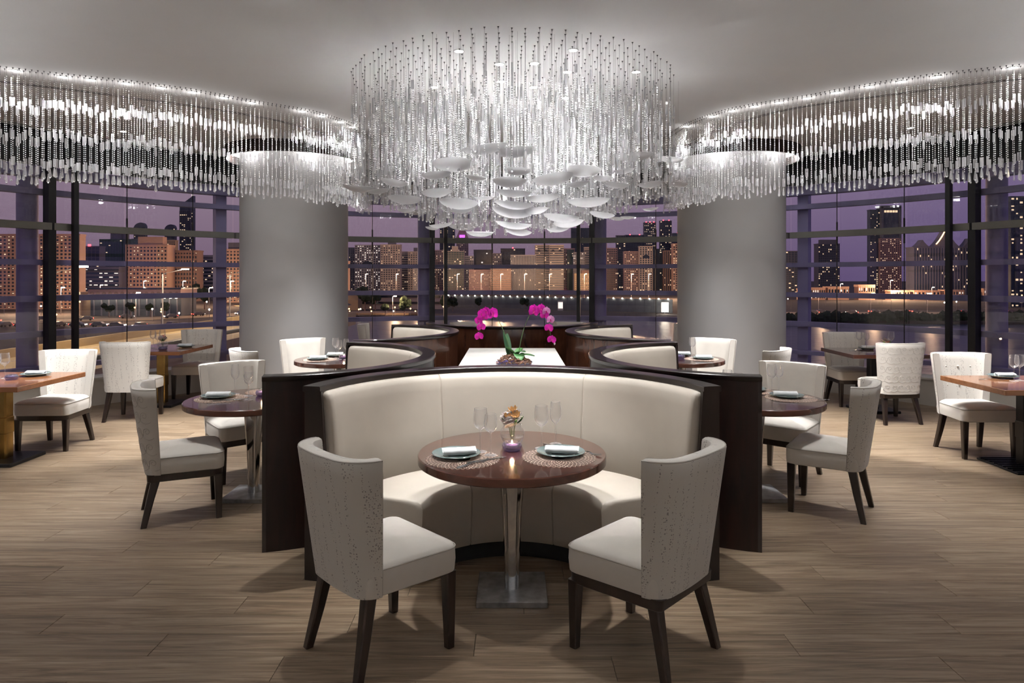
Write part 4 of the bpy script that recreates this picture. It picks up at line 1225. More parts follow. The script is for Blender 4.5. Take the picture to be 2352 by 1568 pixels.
# ------------------------------------------------------------------ crystal strands
class Strand:
    """one hanging string: slots 0 thread, 1 beads, 2 clear crystals, 3 ceiling cup"""
    def __init__(self): self.v = []; self.f = []; self.m = []
    def put(self, vs, fs, m):
        o = len(self.v); self.v += vs; self.f += [tuple(i + o for i in f) for f in fs]; self.m += [m] * len(fs)
    def bead(self, z, r, c=(0, 0)):
        x, y = c
        self.put([(x, y, z + r), (x + r, y, z), (x, y + r, z), (x - r, y, z), (x, y - r, z), (x, y, z - r)],
                 [(0, 1, 2), (0, 2, 3), (0, 3, 4), (0, 4, 1), (5, 2, 1), (5, 3, 2), (5, 4, 3), (5, 1, 4)], 1)
    def prism(self, z, h, w0, w1, rot, c=(0, 0), d=0.55, m=2):
        vs = []
        for zz, w in ((z, w0), (z - h, w1)):
            for a, b in ((-w, -w * d), (w, -w * d), (w, w * d), (-w, w * d)):
                vs.append((c[0] + a * math.cos(rot) - b * math.sin(rot), c[1] + a * math.sin(rot) + b * math.cos(rot), zz))
        self.put(vs, [(0, 1, 2, 3), (7, 6, 5, 4), (0, 4, 5, 1), (1, 5, 6, 2), (2, 6, 7, 3), (3, 7, 4, 0)], m)
    def thread(self, z0, z1, r=0.0011, c=(0, 0)):
        vs = []
        for z in (z0, z1):
            for k in range(3): vs.append((c[0] + r * math.cos(k * 2.094), c[1] + r * math.sin(k * 2.094), z))
        self.put(vs, [(0, 1, 4, 3), (1, 2, 5, 4), (2, 0, 3, 5)], 0)
    def cup(self, r, h, c=(0, 0)):
        vs = [(c[0], c[1], -h)] + [(c[0] + r * math.cos(k * PI / 4), c[1] + r * math.sin(k * PI / 4), -0.001) for k in range(8)]
        vs += [(c[0] + r * 0.3 * math.cos(k * PI / 4), c[1] + r * 0.3 * math.sin(k * PI / 4), -h * 0.35) for k in range(8)]
        fs = [(0, 9 + (k + 1) % 8, 9 + k) for k in range(8)] + [(1 + k, 1 + (k + 1) % 8, 9 + (k + 1) % 8, 9 + k) for k in range(8)] + [tuple(range(1, 9))]
        self.put(vs, fs, 3)
    def mesh(self, name):
        me = bpy.data.meshes.new(name)
        me.from_pydata(self.v, [], self.f)
        for m in ('thread', 'crystal_bead', 'crystal_clear', 'canopy_metal'): me.materials.append(MATS[m])
        me.polygons.foreach_set('material_index', self.m)
        me.update()
        return me
def curtain_strand(rnd, stretch):
    s = Strand()
    s.cup(0.008, 0.03); total = 0.945 + stretch
    s.thread(0, -total + 0.06)
    j = rnd.uniform(-0.045, 0.045)
    blocks = [0.265 + j, 0.535 + j + rnd.uniform(-0.02, 0.02), 0.795 + j + rnd.uniform(-0.02, 0.02)]
    z = 0.07 + rnd.uniform(0, 0.02)
    end = total - 0.085
    bi = 0
    rot = rnd.uniform(0, PI)
    while z < end:
        if bi < 3 and z >= blocks[bi]:
            h = rnd.uniform(0.066, 0.084); w = rnd.uniform(0.008, 0.014)
            s.prism(-z, h, w, w, rot + rnd.uniform(-0.8, 0.8)); z += h + 0.010; bi += 1
        else:
            s.bead(-z, rnd.uniform(0.0048, 0.0062)); z += 0.0185
    s.prism(-z, 0.075, 0.0035, 0.0115, rot, m=2)
    s.bead(-z - 0.079, 0.0085)
    return s
def curtain(name, label, path):
    rnd = random.Random(5 if path[0][0] < 0 else 6)
    t = thing(name, label, 'crystal curtain', (path[0][0], path[0][1], ZC))
    variants = [curtain_strand(rnd, rnd.uniform(-0.035, 0.045)).mesh('crystal_strand') for k in range(22)]
    pts = spline(path, 0.0455)
    org = Vector((path[0][0], path[0][1]))
    for i, p in enumerate(pts):
        d = (pts[min(i + 1, len(pts) - 1)] - pts[max(i - 1, 0)]).normalized(); nn = Vector((-d.y, d.x))
        for r in (0, 1):
            q = p + nn * (0.035 if r else -0.035) + d * (0.02275 if r else 0.0) - org
            o = link('crystal_strand', rnd.choice(variants), t, (q.x, q.y, 0)); o.rotation_euler = (0, 0, rnd.uniform(-0.6, 0.6))
    return t
toward = 0.09
curtain('crystal_curtain', 'long curtain of crystal strings hanging along the ceiling on the highway side', [(-5.15, 5.60), (-4.42, 6.00)] + [(x + 0.03, y - toward) for x, y in LL[1:]] + [(-1.90, 9.05)])
curtain('crystal_curtain', 'long curtain of crystal strings hanging along the ceiling on the water side', [(5.1, 5.56), (4.386, 5.92)] + [(x - 0.03, y - toward) for x, y in LR[1:]] + [(2.03, 9.0)])

# ------------------------------------------------------------------ the great round chandelier
HC, HR = (0.0, 6.5), 1.56
def bowl_z(r): return 2.09 + 0.40 * (min(r, 1.6) / 1.55) ** 1.7     # lower outline, deepest in the middle
def chandelier():
    rnd = random.Random(8)
    t = thing('crystal_chandelier', 'great round chandelier of crystal strings and glass dishes over the booths', 'chandelier', (HC[0], HC[1], ZC))
    places = []
    r, i = 0.08, 0
    while r <= HR:
        n = max(4, int(2 * PI * r / 0.100))
        for k in range(n):
            a = 2 * PI * (k + 0.5 * (i % 2)) / n + rnd.uniform(-0.12, 0.12) / n
            rr = r + rnd.uniform(-0.02, 0.02)
            places.append((rr * math.cos(a), rr * math.sin(a), rr))
        r += 0.100; i += 1
    def string(s, x, y, r, c=(0, 0)):
        bottom = ZC - (bowl_z(r) + rnd.uniform(-0.02, 0.075))
        s.cup(0.026 if r > HR - 0.06 else 0.008, 0.026, c)
        z = rnd.uniform(0.18, 0.42) if r > 0.8 else rnd.uniform(0.14, 0.34)
        s.thread(0, -bottom + 0.05, c=c)
        rot = rnd.uniform(0, PI)
        while z < bottom - 0.11:
            u = rnd.random()
            if u < 0.34:
                h = rnd.uniform(0.06, 0.13); w = rnd.uniform(0.0055, 0.010)
                s.prism(-z, h, w, w, rot, c); z += h + 0.012
            elif u < 0.80:
                for q in range(rnd.randint(3, 8)):
                    if z > bottom - 0.10: break
                    rr = rnd.uniform(0.0045, 0.0080); s.bead(-z, rr, c); z += rr * 2 + 0.006
            else: z += rnd.uniform(0.015, 0.05)
        s.prism(-bottom + 0.095, 0.088, 0.004, 0.0115, rot, c)
        s.bead(-bottom, 0.0095, c)
    places.sort(key=lambda p: p[1] - 0.35 * p[2])            # those nearest the eye first
    for x, y, r in places[:300]:
        s = Strand(); string(s, x, y, r)
        link('crystal_strand', s.mesh('crystal_strand'), t, (x, y, 0))
    rnd2 = random.Random(19)                 # short pendants between the strings, thickening the lower fringe
    s = Strand()
    for k in range(330):
        a, r = rnd2.uniform(0, 2 * PI), HR * math.sqrt(rnd2.random())
        c = (r * math.cos(a), r * math.sin(a)); z = ZC - (bowl_z(r) + rnd2.uniform(-0.03, 0.16)); rot = rnd2.uniform(0, PI)
        s.thread(-z + 0.30, -z + 0.05, 0.0006, c); s.prism(-z + 0.20, rnd2.uniform(0.06, 0.09), 0.007, 0.007, rot, c); s.prism(-z + 0.09, 0.085, 0.004, 0.0115, rot, c); s.bead(-z, 0.0095, c)
    o = link('pendant_fringe', s.mesh('pendant_fringe'), t); o['kind'] = 'stuff'
    s = Strand()
    for x, y, r in places[300:]: string(s, x, y, r, (x, y))
    o = link('crystal_strands_behind', s.mesh('crystal_strands_behind'), t); o['kind'] = 'stuff'
    DISH = [(-0.2, 5.11, 2.66, 0.33), (0.03, 5.19, 2.65, 0.31), (0.99, 5.44, 2.66, 0.3), (-0.44, 5.02, 2.52, 0.3), (-0.57, 5.06, 2.45, 0.21), (1.4, 5.94, 2.72, 0.21), (0.04, 5.0, 2.47, 0.19), (0.53, 5.06, 2.48, 0.27), (-0.28, 5.04, 2.43, 0.16), (0.32, 5.06, 2.42, 0.29), (-0.02, 5.08, 2.4, 0.24), (0.88, 5.24, 2.51, 0.15), (-0.94, 5.32, 2.43, 0.2), (-1.3, 5.72, 2.44, 0.27), (-1.11, 5.6, 2.4, 0.18), (-0.6, 5.34, 2.35, 0.22), (0.01, 5.24, 2.34, 0.27), (0.82, 5.3, 2.41, 0.2), (1.14, 5.5, 2.44, 0.19), (0.25, 5.32, 2.31, 0.27), (0.01, 5.42, 2.27, 0.31), (-0.9, 5.62, 2.33, 0.27), (-0.44, 5.48, 2.28, 0.3), (0.63, 5.52, 2.3, 0.33), (-0.42, 5.62, 2.24, 0.18), (-0.0, 5.6, 2.22, 0.32), (1.3, 6.3, 2.32, 0.14), (-0.93, 5.92, 2.27, 0.15), (0.79, 5.92, 2.23, 0.21), (0.42, 5.76, 2.19, 0.29), (1.0, 6.42, 2.24, 0.14), (1.08, 6.3, 2.24, 0.12), (0.01, 5.88, 2.14, 0.3), (0.51, 6.0, 2.16, 0.25), (-0.65, 6.18, 2.16, 0.2), (-0.75, 6.3, 2.14, 0.12), (-0.3, 6.28, 2.09, 0.24), (0.05, 6.08, 2.09, 0.23), (0.43, 6.16, 2.12, 0.2), (1.56, 6.3, 2.55, 0.16), (0.51, 5.18, 2.4, 0.17), (-0.22, 5.32, 2.31, 0.15), (0.7, 5.16, 2.44, 0.15), (0.19, 5.54, 2.23, 0.21), (0.55, 5.64, 2.25, 0.14),
            (-0.5, 6.9, 2.2, 0.3), (0.4, 7.1, 2.22, 0.28), (-1.0, 7.2, 2.38, 0.26), (1.0, 7.3, 2.4, 0.26), (0.0, 7.6, 2.36, 0.3)]
    prof = [(0.0005, 0.0)] + [(math.sin(a) * 1.0, (1 - math.cos(a)) * 0.62) for a in [math.radians(q) for q in range(10, 76, 8)]]
    k_ = prof[-1][0]
    prof = [(r_ / k_, z_ / k_) for r_, z_ in prof]
    prof = prof + [(r_ - 0.02, z_ + 0.012) for r_, z_ in reversed(prof[1:])] + [(0.0005, 0.03)]
    dish_me = MB().lathe(prof, 36).mesh('glass_dish', 'dish_glass', 60)
    for x, y, z, w in DISH:
        o = link('glass_dish', dish_me, t, (x - HC[0], y + 0.10 - HC[1], z - ZC - w * 0.13))
        o.scale = (w * 0.54, w * 0.5, w * 0.42); o.rotation_euler = (rnd.uniform(-0.12, 0.12), rnd.uniform(-0.16, 0.16), 0)
        part('wire', MB().tube([(x - HC[0], y + 0.10 - HC[1], z - ZC), (x - HC[0], y + 0.10 - HC[1], -0.001)], 0.0008, 3), 'thread', t)
    cup = MB().lathe([(0.012, -0.05), (0.028, 0.0), (0.026, 0.0), (0.010, -0.046), (0.012, -0.05)], 14).mesh('added_uplight_cup', 'chrome', 40)
    for k in range(9):                       # added lamps hidden between the strings that brighten them and the ceiling from below
        a = 2 * PI * (k + 0.5) / 9; rr = 0.95 if k % 3 else 0.35
        p = (rr * math.cos(a), rr * math.sin(a), -1.16 + 0.2 * (rr > 0.5))
        link('added_uplight_cup', cup, t, p)
        part('added_uplight_wire', MB().tube([(p[0] + 0.028, p[1], p[2]), (p[0] + 0.028, p[1], -0.001)], 0.0012, 3), 'thread', t)
        b = spot(t, (p[0], p[1], p[2] + 0.004), W_FILL_UP, 165, 0.5, (1.0, 0.99, 0.995), 0.024); b.rotation_euler = (PI, 0, 0)
    return t
chandelier()

# ------------------------------------------------------------------ the city across the water
ZG, ZW = -12.3, -13.3                           # street level and water level, seen from an upper floor
def px2x(px, D): return (px - 1176) * D / 1568
def py2z(py, D): return EYE + (637 - py) * D / 1568
CITY = {'peach': (0.52, 0.33, 0.245), 'beige': (0.50, 0.42, 0.36), 'grey': (0.33, 0.31, 0.33), 'white': (0.56, 0.53, 0.51), 'brown': (0.27, 0.17, 0.14), 'pink': (0.46, 0.30, 0.28), 'navy': (0.025, 0.045, 0.085), 'slate': (0.10, 0.105, 0.15), 'teal': (0.03, 0.085, 0.095), 'sand': (0.55, 0.40, 0.24)}
for k, c in CITY.items(): plain('facade_' + k, c, 0.7 if k not in ('navy', 'teal') else 0.25, var=0.10, scale=0.08)
plain('city_glass', (0.012, 0.022, 0.040), 0.12, spec=0.8)
glow('lit_warm', (1.0, 0.72, 0.44), 0.85)
glow('lit_white', (1.0, 0.90, 0.76), 1.0)
glow('lit_red', (1.0, 0.06, 0.08), 5.0)
glow('lit_violet', (0.65, 0.12, 0.9), 1.6)
glow('street_bulb', (1.0, 0.84, 0.62), 18.0)
glow('amber_bulb', (1.0, 0.50, 0.16), 8.0)
glow('tail_lamp', (1.0, 0.07, 0.04), 7.0)
glow('head_lamp', (1.0, 0.88, 0.70), 9.0)
plain('asphalt', (0.10, 0.075, 0.05), 0.7, var=0.15, scale=0.2)
plain('road_concrete', (0.46, 0.36, 0.21), 0.8, var=0.10, scale=0.15)
plain('earth', (0.045, 0.035, 0.032), 0.9, var=0.4, scale=0.05)
plain('sand_bank', (0.30, 0.21, 0.13), 0.9, var=0.2, scale=0.1)
plain('tree_leaf', (0.018, 0.035, 0.014), 0.9, var=0.5, scale=0.6)
plain('car_paint', (0.10, 0.10, 0.12), 0.3)
plain('tyre', (0.01, 0.01, 0.01), 0.8)
plain('site_wall', (0.13, 0.15, 0.17), 0.7, var=0.15, scale=0.3)
def water_material():
    m, nt, b = new_mat('water')
    b.inputs['Base Color'].default_value = (0.004, 0.022, 0.045, 1)
    b.inputs['Roughness'].default_value = 0.32
    tc = N(nt, 'ShaderNodeTexCoord'); mp = N(nt, 'ShaderNodeMapping'); mp.inputs['Scale'].default_value = (0.35, 0.9, 1)
    nz = N(nt, 'ShaderNodeTexNoise', Scale=1.0, Detail=4.0)
    bp = N(nt, 'ShaderNodeBump', Strength=0.6, Distance=0.5)
    nt.links.new(tc.outputs['Object'], mp.inputs[0]); nt.links.new(mp.outputs[0], nz.inputs['Vector'])
    nt.links.new(nz.outputs[0], bp.inputs['Height']); nt.links.new(bp.outputs[0], b.inputs['Normal'])
water_material()
o = part('water', MB().box((0, 900, ZW - 0.5), (6000, 2400, 1.0)), 'water', None); o['kind'] = 'structure'
shore = [(-2500, 30), (-22, 30), (-38, 120), (-82, 246), (-30, 252), (20, 244), (70, 236), (92, 226), (140, 218), (320, 214), (2500, 200), (2500, 2500), (-2500, 2500)]
o = part('ground', MB().loops([[(x, y, ZW - 1) for x, y in shore], [(x, y, ZG) for x, y in shore]]), 'earth', None); o['kind'] = 'structure'

TOWERS = [0]
def tower(px0, px1, ytop, D, style, wall, label, rows=12, cols=6, lit=0.25, depth=None, cap=None, glasscol=None, lights='lit_warm', name='tower_block', base=ZG, seed=None):
    """one far building: dark core, proud facade grid that leaves the windows recessed, lit panes, roof"""
    if 499 < D < 760: D = D + 11 * (TOWERS[0] % 3); TOWERS[0] += 1
    if D > 499 and rows > 5: rows, cols = int(rows * 1.35), int(cols * 1.35 + 0.5)
    x0, x1, zt = px2x(px0, D), px2x(px1, D), py2z(ytop, D)
    w, h = x1 - x0, zt - base
    dp = depth or min(9.0, max(5.0, w * 0.5))
    t = thing(name, label, 'building', ((x0 + x1) / 2, D, base), 0, 'buildings of the skyline')
    rnd = random.Random(seed or int(px0 * 7 + ytop))
    rel = 0.35 * D / 400
    part('core', MB().box((0, dp / 2 + rel, h / 2), (w - 0.2, dp, h - 0.2)), 'facade_' + (glasscol or 'navy') if style != 'solid' else 'facade_' + wall, t)
    ch, cw = h / rows, w / cols
    grid, lm = MB(), MB()
    pw, sh = {'grid': (0.42, 0.45), 'bands': (0.0, 0.50), 'fins': (0.45, 0.0), 'glass': (0.10, 0.14), 'cells': (0.32, 0.30), 'solid': (0.62, 0.62)}[style]
    side = dp * 0.98
    if pw:
        for c in range(cols + 1):
            cwid = cw * pw * (0.6 if c in (0, cols) else 1.0)
            cx = min(max(-w / 2 + c * cw, -w / 2 + cwid / 2), w / 2 - cwid / 2)
            grid.box((cx, rel * 0.5, h / 2), (cwid, rel, h))
    if sh:
        for r in range(rows + 1):
            hh = ch * sh
            cz = min(max(r * ch, hh / 2), h - hh / 2)
            grid.box((0, rel * 0.55, cz), (w - 0.1, rel * 0.9, hh))
    for s in (-1, 1): grid.box((s * (w / 2 - 0.1), rel + side / 2, h / 2), (0.3, side, h))
    grid.box((0, dp / 2 + rel, h), (w + 0.4, dp + rel, max(0.8, ch * 0.3)))
    part('facade_grid', grid, 'facade_' + wall, t, kind='stuff')
    for r in range(rows):
        for c in range(cols):
            if rnd.random() < lit * 0.75:
                lm.box((-w / 2 + (c + 0.5) * cw, rel * 0.8, (r + 0.5) * ch), (cw * (1 - pw) * rnd.uniform(0.35, 0.75), rel * 0.3, ch * max(0.2, (1 - sh) * rnd.uniform(0.35, 0.65))))
    if lm.v: part('lit_windows', lm, lights, t, kind='stuff')
    if cap: cap(t, w, dp, h, rel)
    return t
def red_lamps(n):
    def f(t, w, dp, h, rel):
        mb = MB()
        for k in range(n): part('warning_lamp', MB().box((-w / 2 + w * (k + 0.5) / n, 0, h + 0.9), (1.4, 1.4, 1.4)), 'lit_red', t)
    return f
def plant_room(frac=0.5, hh=4.0, wall='slate'):
    def f(t, w, dp, h, rel): part('plant_room', MB().box((w * 0.05, dp / 2, h + hh / 2), (w * frac, dp * 0.5, hh)), 'facade_' + wall, t)
    return f
def slanted(rise, wall='navy'):
    def f(t, w, dp, h, rel):
        mb = MB(); y0, y1 = rel, dp + rel
        mb.add([(-w / 2, y0, h), (w / 2, y0, h), (w / 2, y1, h), (-w / 2, y1, h), (-w / 2, y0, h + rise * 0.35), (w / 2, y0, h + rise), (w / 2, y1, h + rise), (-w / 2, y1, h + rise * 0.35)],
               [(0, 1, 5, 4), (1, 2, 6, 5), (2, 3, 7, 6), (3, 0, 4, 7), (4, 5, 6, 7), (3, 2, 1, 0)])
        part('slanted_crown', mb, 'facade_' + wall, t)
        part('crown_lamp', MB().box((w / 2 - 1.2, y0, h + rise + 0.8), (2.4, 2.4, 2.0)), 'lit_white', t)
    return f
def domed(wall='slate', rise=0.5):
    def f(t, w, dp, h, rel):
        n = 12; rings = []
        for y in (rel, dp + rel): rings.append([(-w / 2 * math.cos(PI * k / n), y, h + w * rise * math.sin(PI * k / n) * (0.55 + 0.45 * k / n)) for k in range(n + 1)])
        part('rounded_crown', MB().loops(rings), 'facade_' + wall, t, 40)
    return f
def pyramid(rise, wall='pink', lamp='lit_violet'):
    def f(t, w, dp, h, rel):
        part('pyramid_roof', MB().add([(-w / 2, rel, h), (w / 2, rel, h), (w / 2, rel + dp, h), (-w / 2, rel + dp, h), (0, rel + dp / 2, h + rise)], [(0, 1, 4), (1, 2, 4), (2, 3, 4), (3, 0, 4), (3, 2, 1, 0)]), 'facade_' + wall, t)
        part('gable_sign', MB().box((0, rel - 0.5, h + 1.5), (w * 0.45, 0.6, 4.0)), lamp, t)
    return f
def arches(k):
    def f(t, w, dp, h, rel):
        for i in range(k):
            cx = -w / 2 + w * (i + 0.5) / k; r = w / k * 0.28
            part('arch_window', MB().loops([[(cx + r * math.cos(PI * j / 8), y, h - w / k * 0.9 + r * math.sin(PI * j / 8)) for j in range(9)] for y in (rel * -0.1, rel * 0.4)]), 'city_glass', t)
    return f
def tents(t, w, dp, h, rel):
    for cx, hw, rise in ((-0.36, 0.14, 5.0), (0.0, 0.24, 13.0), (0.36, 0.14, 6.0)):
        n = 10; rings = []
        for y in (rel, rel + dp * 0.6):
            ring = []
            for k in range(n + 1):
                u = -1 + 2 * k / n
                ring.append((w * (cx + hw * u), y, h + rise * (1 - abs(u)) ** 1.7))
            rings.append(ring)
        part('tent_roof', MB().loops(rings), 'facade_slate', t, 30)
    part('roof_light_line', MB().tube([(w * (-0.16 + 0.16 * k / 8), rel - 0.4, h + 13.2 * (k / 8 * 0.67 + 0.33) ** 1.7 + 0.2) for k in range(9)], 0.35, 5), 'amber_bulb', t)
def frame_top(t, w, dp, h, rel):
    part('glass_lantern', MB().box((0.04 * w, dp / 2, h + 13), (w * 0.70, dp * 0.8, 26)), 'city_glass', t)
    for s in (-1, 1): part('crown_frame', MB().box((s * w * 0.42 + 0.03 * w, dp / 2, h + 14), (w * 0.09, dp, 28)), 'facade_slate', t)
    part('crown_frame', MB().box((0.03 * w, dp / 2, h + 28), (w * 0.93, dp, 2.4)), 'facade_slate', t)
    for k in range(5): part('crown_lamp', MB().box((-w * 0.25 + k * w * 0.13, dp * 0.08, h + 24), (1.6, 1.2, 1.8)), 'lit_warm', t)

# highway side
tower(-190, 183, 539, 300, 'grid', 'peach', 'wide peach apartment block with tight window grid at the picture edge', 21, 40, 0.33, depth=4)
tower(183, 228, 566, 480, 'glass', 'slate', 'narrow dark glass block beside the wide peach one', 14, 5, 0.15, cap=red_lamps(1))
tower(228, 300, 550, 520, 'glass', 'teal', 'tall teal glass block behind the striped office', 18, 8, 0.10, glasscol='teal', cap=plant_room(0.5, 6))
tower(190, 272, 614, 380, 'bands', 'slate', 'low dark office with bright lit floor stripes', 9, 7, 0.55, lights='lit_white')
tower(288, 384, 563, 390, 'grid', 'peach', 'peach hotel block with stepped crown and square windows', 15, 12, 0.25, cap=plant_room(0.6, 5, 'peach'))
tower(302, 388, 549, 560, 'bands', 'slate', 'dark terraced block behind the peach hotel', 16, 6, 0.3)
tower(383, 402, 552, 520, 'grid', 'sand', 'slim warm-lit tower between two blocks', 16, 3, 0.3)
tower(394, 453, 576, 400, 'grid', 'brown', 'brown block with few lit windows under the slanted tower', 12, 9, 0.14)
tower(412, 443, 484, 1250, 'glass', 'slate', 'tallest distant tower with slanted crown', 34, 5, 0.30, cap=slanted(28))
tower(307, 333, 521, 1500, 'glass', 'slate', 'distant round-shouldered tower, first of two', 20, 5, 0.12, cap=domed())
tower(378, 401, 524, 1500, 'glass', 'slate', 'distant round-shouldered tower, second of two', 20, 5, 0.06, cap=domed())
tower(453, 492, 587, 430, 'bands', 'grey', 'grey block with lit floor bands', 12, 5, 0.45)
tower(496, 566, 573, 380, 'grid', 'peach', 'peach block with dotted windows next to the round column', 15, 9, 0.12, cap=plant_room(0.4, 4))
tower(566, 660, 590, 420, 'grid', 'beige', 'beige block hidden behind the highway-side column', 12, 8, 0.2)
tower(660, 797, 600, 500, 'cells', 'peach', 'peach block hidden behind the column next to the shore', 12, 10, 0.2)
# shore towers seen in the middle
tower(800, 820, 569, 640, 'grid', 'slate', 'slim slate block at the column edge over the shore', 16, 3, 0.2)
tower(815, 873, 563, 600, 'cells', 'grey', 'grey tower with arched glass crown and many lit windows', 17, 8, 0.55, lights='lit_white', cap=arches(1))
tower(874, 919, 562, 610, 'grid', 'beige', 'beige tower with blue glass middle strip', 17, 6, 0.22, cap=plant_room(0.4, 4))
tower(886, 900, 572, 605, 'glass', 'teal', 'blue glass strip tower with scattered lights', 17, 3, 0.35, lights='lit_white')
tower(918, 938, 578, 640, 'bands', 'beige', 'narrow beige block with balcony bands', 14, 3, 0.15)
tower(937, 986, 578, 650, 'grid', 'beige', 'beige block with window columns before the mullion', 14, 7, 0.2, cap=plant_room(0.6, 4))
tower(949, 982, 613, 560, 'cells', 'grey', 'low grey honeycomb-windowed block', 10, 8, 0.4)
tower(984, 1018, 575, 660, 'cells', 'pink', 'pinkish block behind the central mullion', 14, 6, 0.3)
tower(1010, 1044, 516, 1100, 'glass', 'slate', 'dark blue high-rise behind the pointed tower', 26, 5, 0.12)
tower(1048, 1075, 545, 1000, 'grid', 'pink', 'pointed tower with violet lit gable', 22, 5, 0.35, cap=pyramid(22))
tower(1018, 1066, 577, 640, 'glass', 'beige', 'teal glass block with beige crown ears', 14, 6, 0.10, glasscol='teal', cap=plant_room(0.3, 5, 'beige'))
tower(1066, 1088, 588, 660, 'cells', 'white', 'small pale block beside the teal one', 12, 4, 0.3)
tower(1088, 1132, 574, 700, 'glass', 'navy', 'navy glass cube tower with a few lamps', 14, 6, 0.10, lights='lit_white')
tower(1131, 1152, 582, 720, 'cells', 'beige', 'slim beige block right of the navy cube', 12, 4, 0.25)
tower(1150, 1206, 571, 740, 'glass', 'slate', 'dark block with flat stepped roof', 14, 6, 0.12, cap=red_lamps(1))
tower(1077, 1128, 620, 560, 'grid', 'pink', 'low pink block with floor rows, broad front', 9, 14, 0.22)
tower(1127, 1174, 612, 570, 'grid', 'peach', 'low peach block with small dark windows', 10, 11, 0.05)
tower(1173, 1231, 586, 600, 'fins', 'white', 'white block with tall vertical fins', 12, 12, 0.12)
tower(1229, 1262, 563, 590, 'bands', 'beige', 'beige twin tower with arched tops, first half', 16, 4, 0.12, cap=arches(2))
tower(1262, 1295, 563, 590, 'bands', 'beige', 'beige twin tower with arched tops, second half', 16, 4, 0.10, cap=arches(2))
tower(1294, 1320, 571, 640, 'cells', 'pink', 'pale pink slim block next to the twin tower', 14, 4, 0.3)
tower(1303, 1318, 574, 620, 'glass', 'teal', 'dark green glass strip tower', 14, 2, 0.05, glasscol='teal')
tower(1312, 1353, 524, 1150, 'solid', 'navy', 'distant dark slab tower behind the beige blocks', 20, 5, 0.04)
tower(1317, 1343, 580, 610, 'cells', 'grey', 'grey blue block with square windows', 14, 6, 0.3, lights='lit_white')
tower(1342, 1366, 568, 620, 'bands', 'beige', 'beige block with one dark window strip', 15, 3, 0.12)
tower(1320, 1366, 629, 540, 'grid', 'sand', 'low sand-coloured block lit from the street', 8, 8, 0.15, cap=plant_room(0.4, 3, 'brown'))
tower(1364, 1394, 560, 600, 'cells', 'brown', 'brown block with warm balconies left of the mullion', 17, 4, 0.35)
tower(1394, 1418, 570, 640, 'cells', 'pink', 'block behind the second central mullion', 15, 4, 0.2)
tower(1416, 1437, 541, 700, 'glass', 'slate', 'black slim tower with one lit window line', 18, 3, 0.30)
tower(1436, 1480, 540, 1000, 'solid', 'navy', 'violet dark tower with bright roof sign', 16, 5, 0.10, cap=red_lamps(2))
tower(1434, 1470, 578, 610, 'cells', 'pink', 'pink block with two pale window columns', 15, 6, 0.3)
tower(1480, 1506, 511, 1000, 'cells', 'slate', 'dark high-rise with red roof lamps and lit corner', 24, 5, 0.5, cap=red_lamps(3))
tower(1517, 1543, 507, 1000, 'glass', 'slate', 'blue high-rise with red and violet roof lamps', 24, 5, 0.35, cap=red_lamps(2))
tower(1545, 1592, 536, 950, 'solid', 'navy', 'distant low dark block with red crane lamps', 14, 6, 0.06, cap=red_lamps(2))
tower(1469, 1499, 566, 590, 'cells', 'beige', 'beige tower with tall arched recess', 17, 4, 0.15, cap=arches(1))
tower(1498, 1526, 572, 600, 'glass', 'navy', 'blue glass tower with curved white frame', 16, 4, 0.12)
tower(1525, 1547, 576, 610, 'fins', 'brown', 'brown tower with narrow vertical ribs', 14, 4, 0.08)
tower(1546, 1582, 560, 580, 'cells', 'peach', 'peach tower with lit window columns by the column', 17, 5, 0.5)
tower(1582, 1640, 562, 600, 'cells', 'brown', 'dark brown tower meeting the water-side column', 17, 7, 0.35)
tower(1640, 1790, 590, 620, 'grid', 'beige', 'beige block hidden behind the water-side column', 14, 12, 0.2)
# water side
tower(1790, 1846, 577, 520, 'glass', 'slate', 'dark tower emerging beside the water-side column', 15, 6, 0.2)
tower(1880, 1929, 560, 600, 'glass', 'slate', 'dark twin-shafted tower standing alone over the road', 17, 8, 0.18, cap=plant_room(0.8, 4))
tower(1999, 2022, 482, 602, 'glass', 'navy', 'dark glass flank of the tall framed tower', 34, 4, 0.25)
tower(2022, 2071, 548, 588, 'cells', 'pink', 'tall pale tower with dark framed glass lantern on top', 22, 8, 0.35, cap=frame_top)
tower(2099, 2250, 568, 450, 'fins', 'slate', 'wide dark hotel with peaked tent roofs', 15, 24, 0.13, cap=tents)
tower(2322, 2460, 452, 320, 'glass', 'navy', 'dark tower with many yellow windows at the picture edge', 30, 14, 0.5)
for k, (a, b, yt) in enumerate(((1838, 1852, 664), (1862, 1896, 662), (1902, 1950, 660), (1972, 2010, 656), (2046, 2090, 668), (2100, 2160, 668), (2170, 2215, 667), (2260, 2330, 664))):
    tower(a, b, yt, 424, 'cells', 'peach', ['lit kiosk next to the column', 'lit villa under the lone dark tower', 'long lit house row beyond the road', 'pale lit house below the framed tower', 'small lit shed between tower and hotel', 'lit entrance hall before the hotel', 'green-lit pavilion before the hotel', 'lit hall at the foot of the edge tower'][k], 2, 7, 0.6, lights='lit_white', name='low_house')

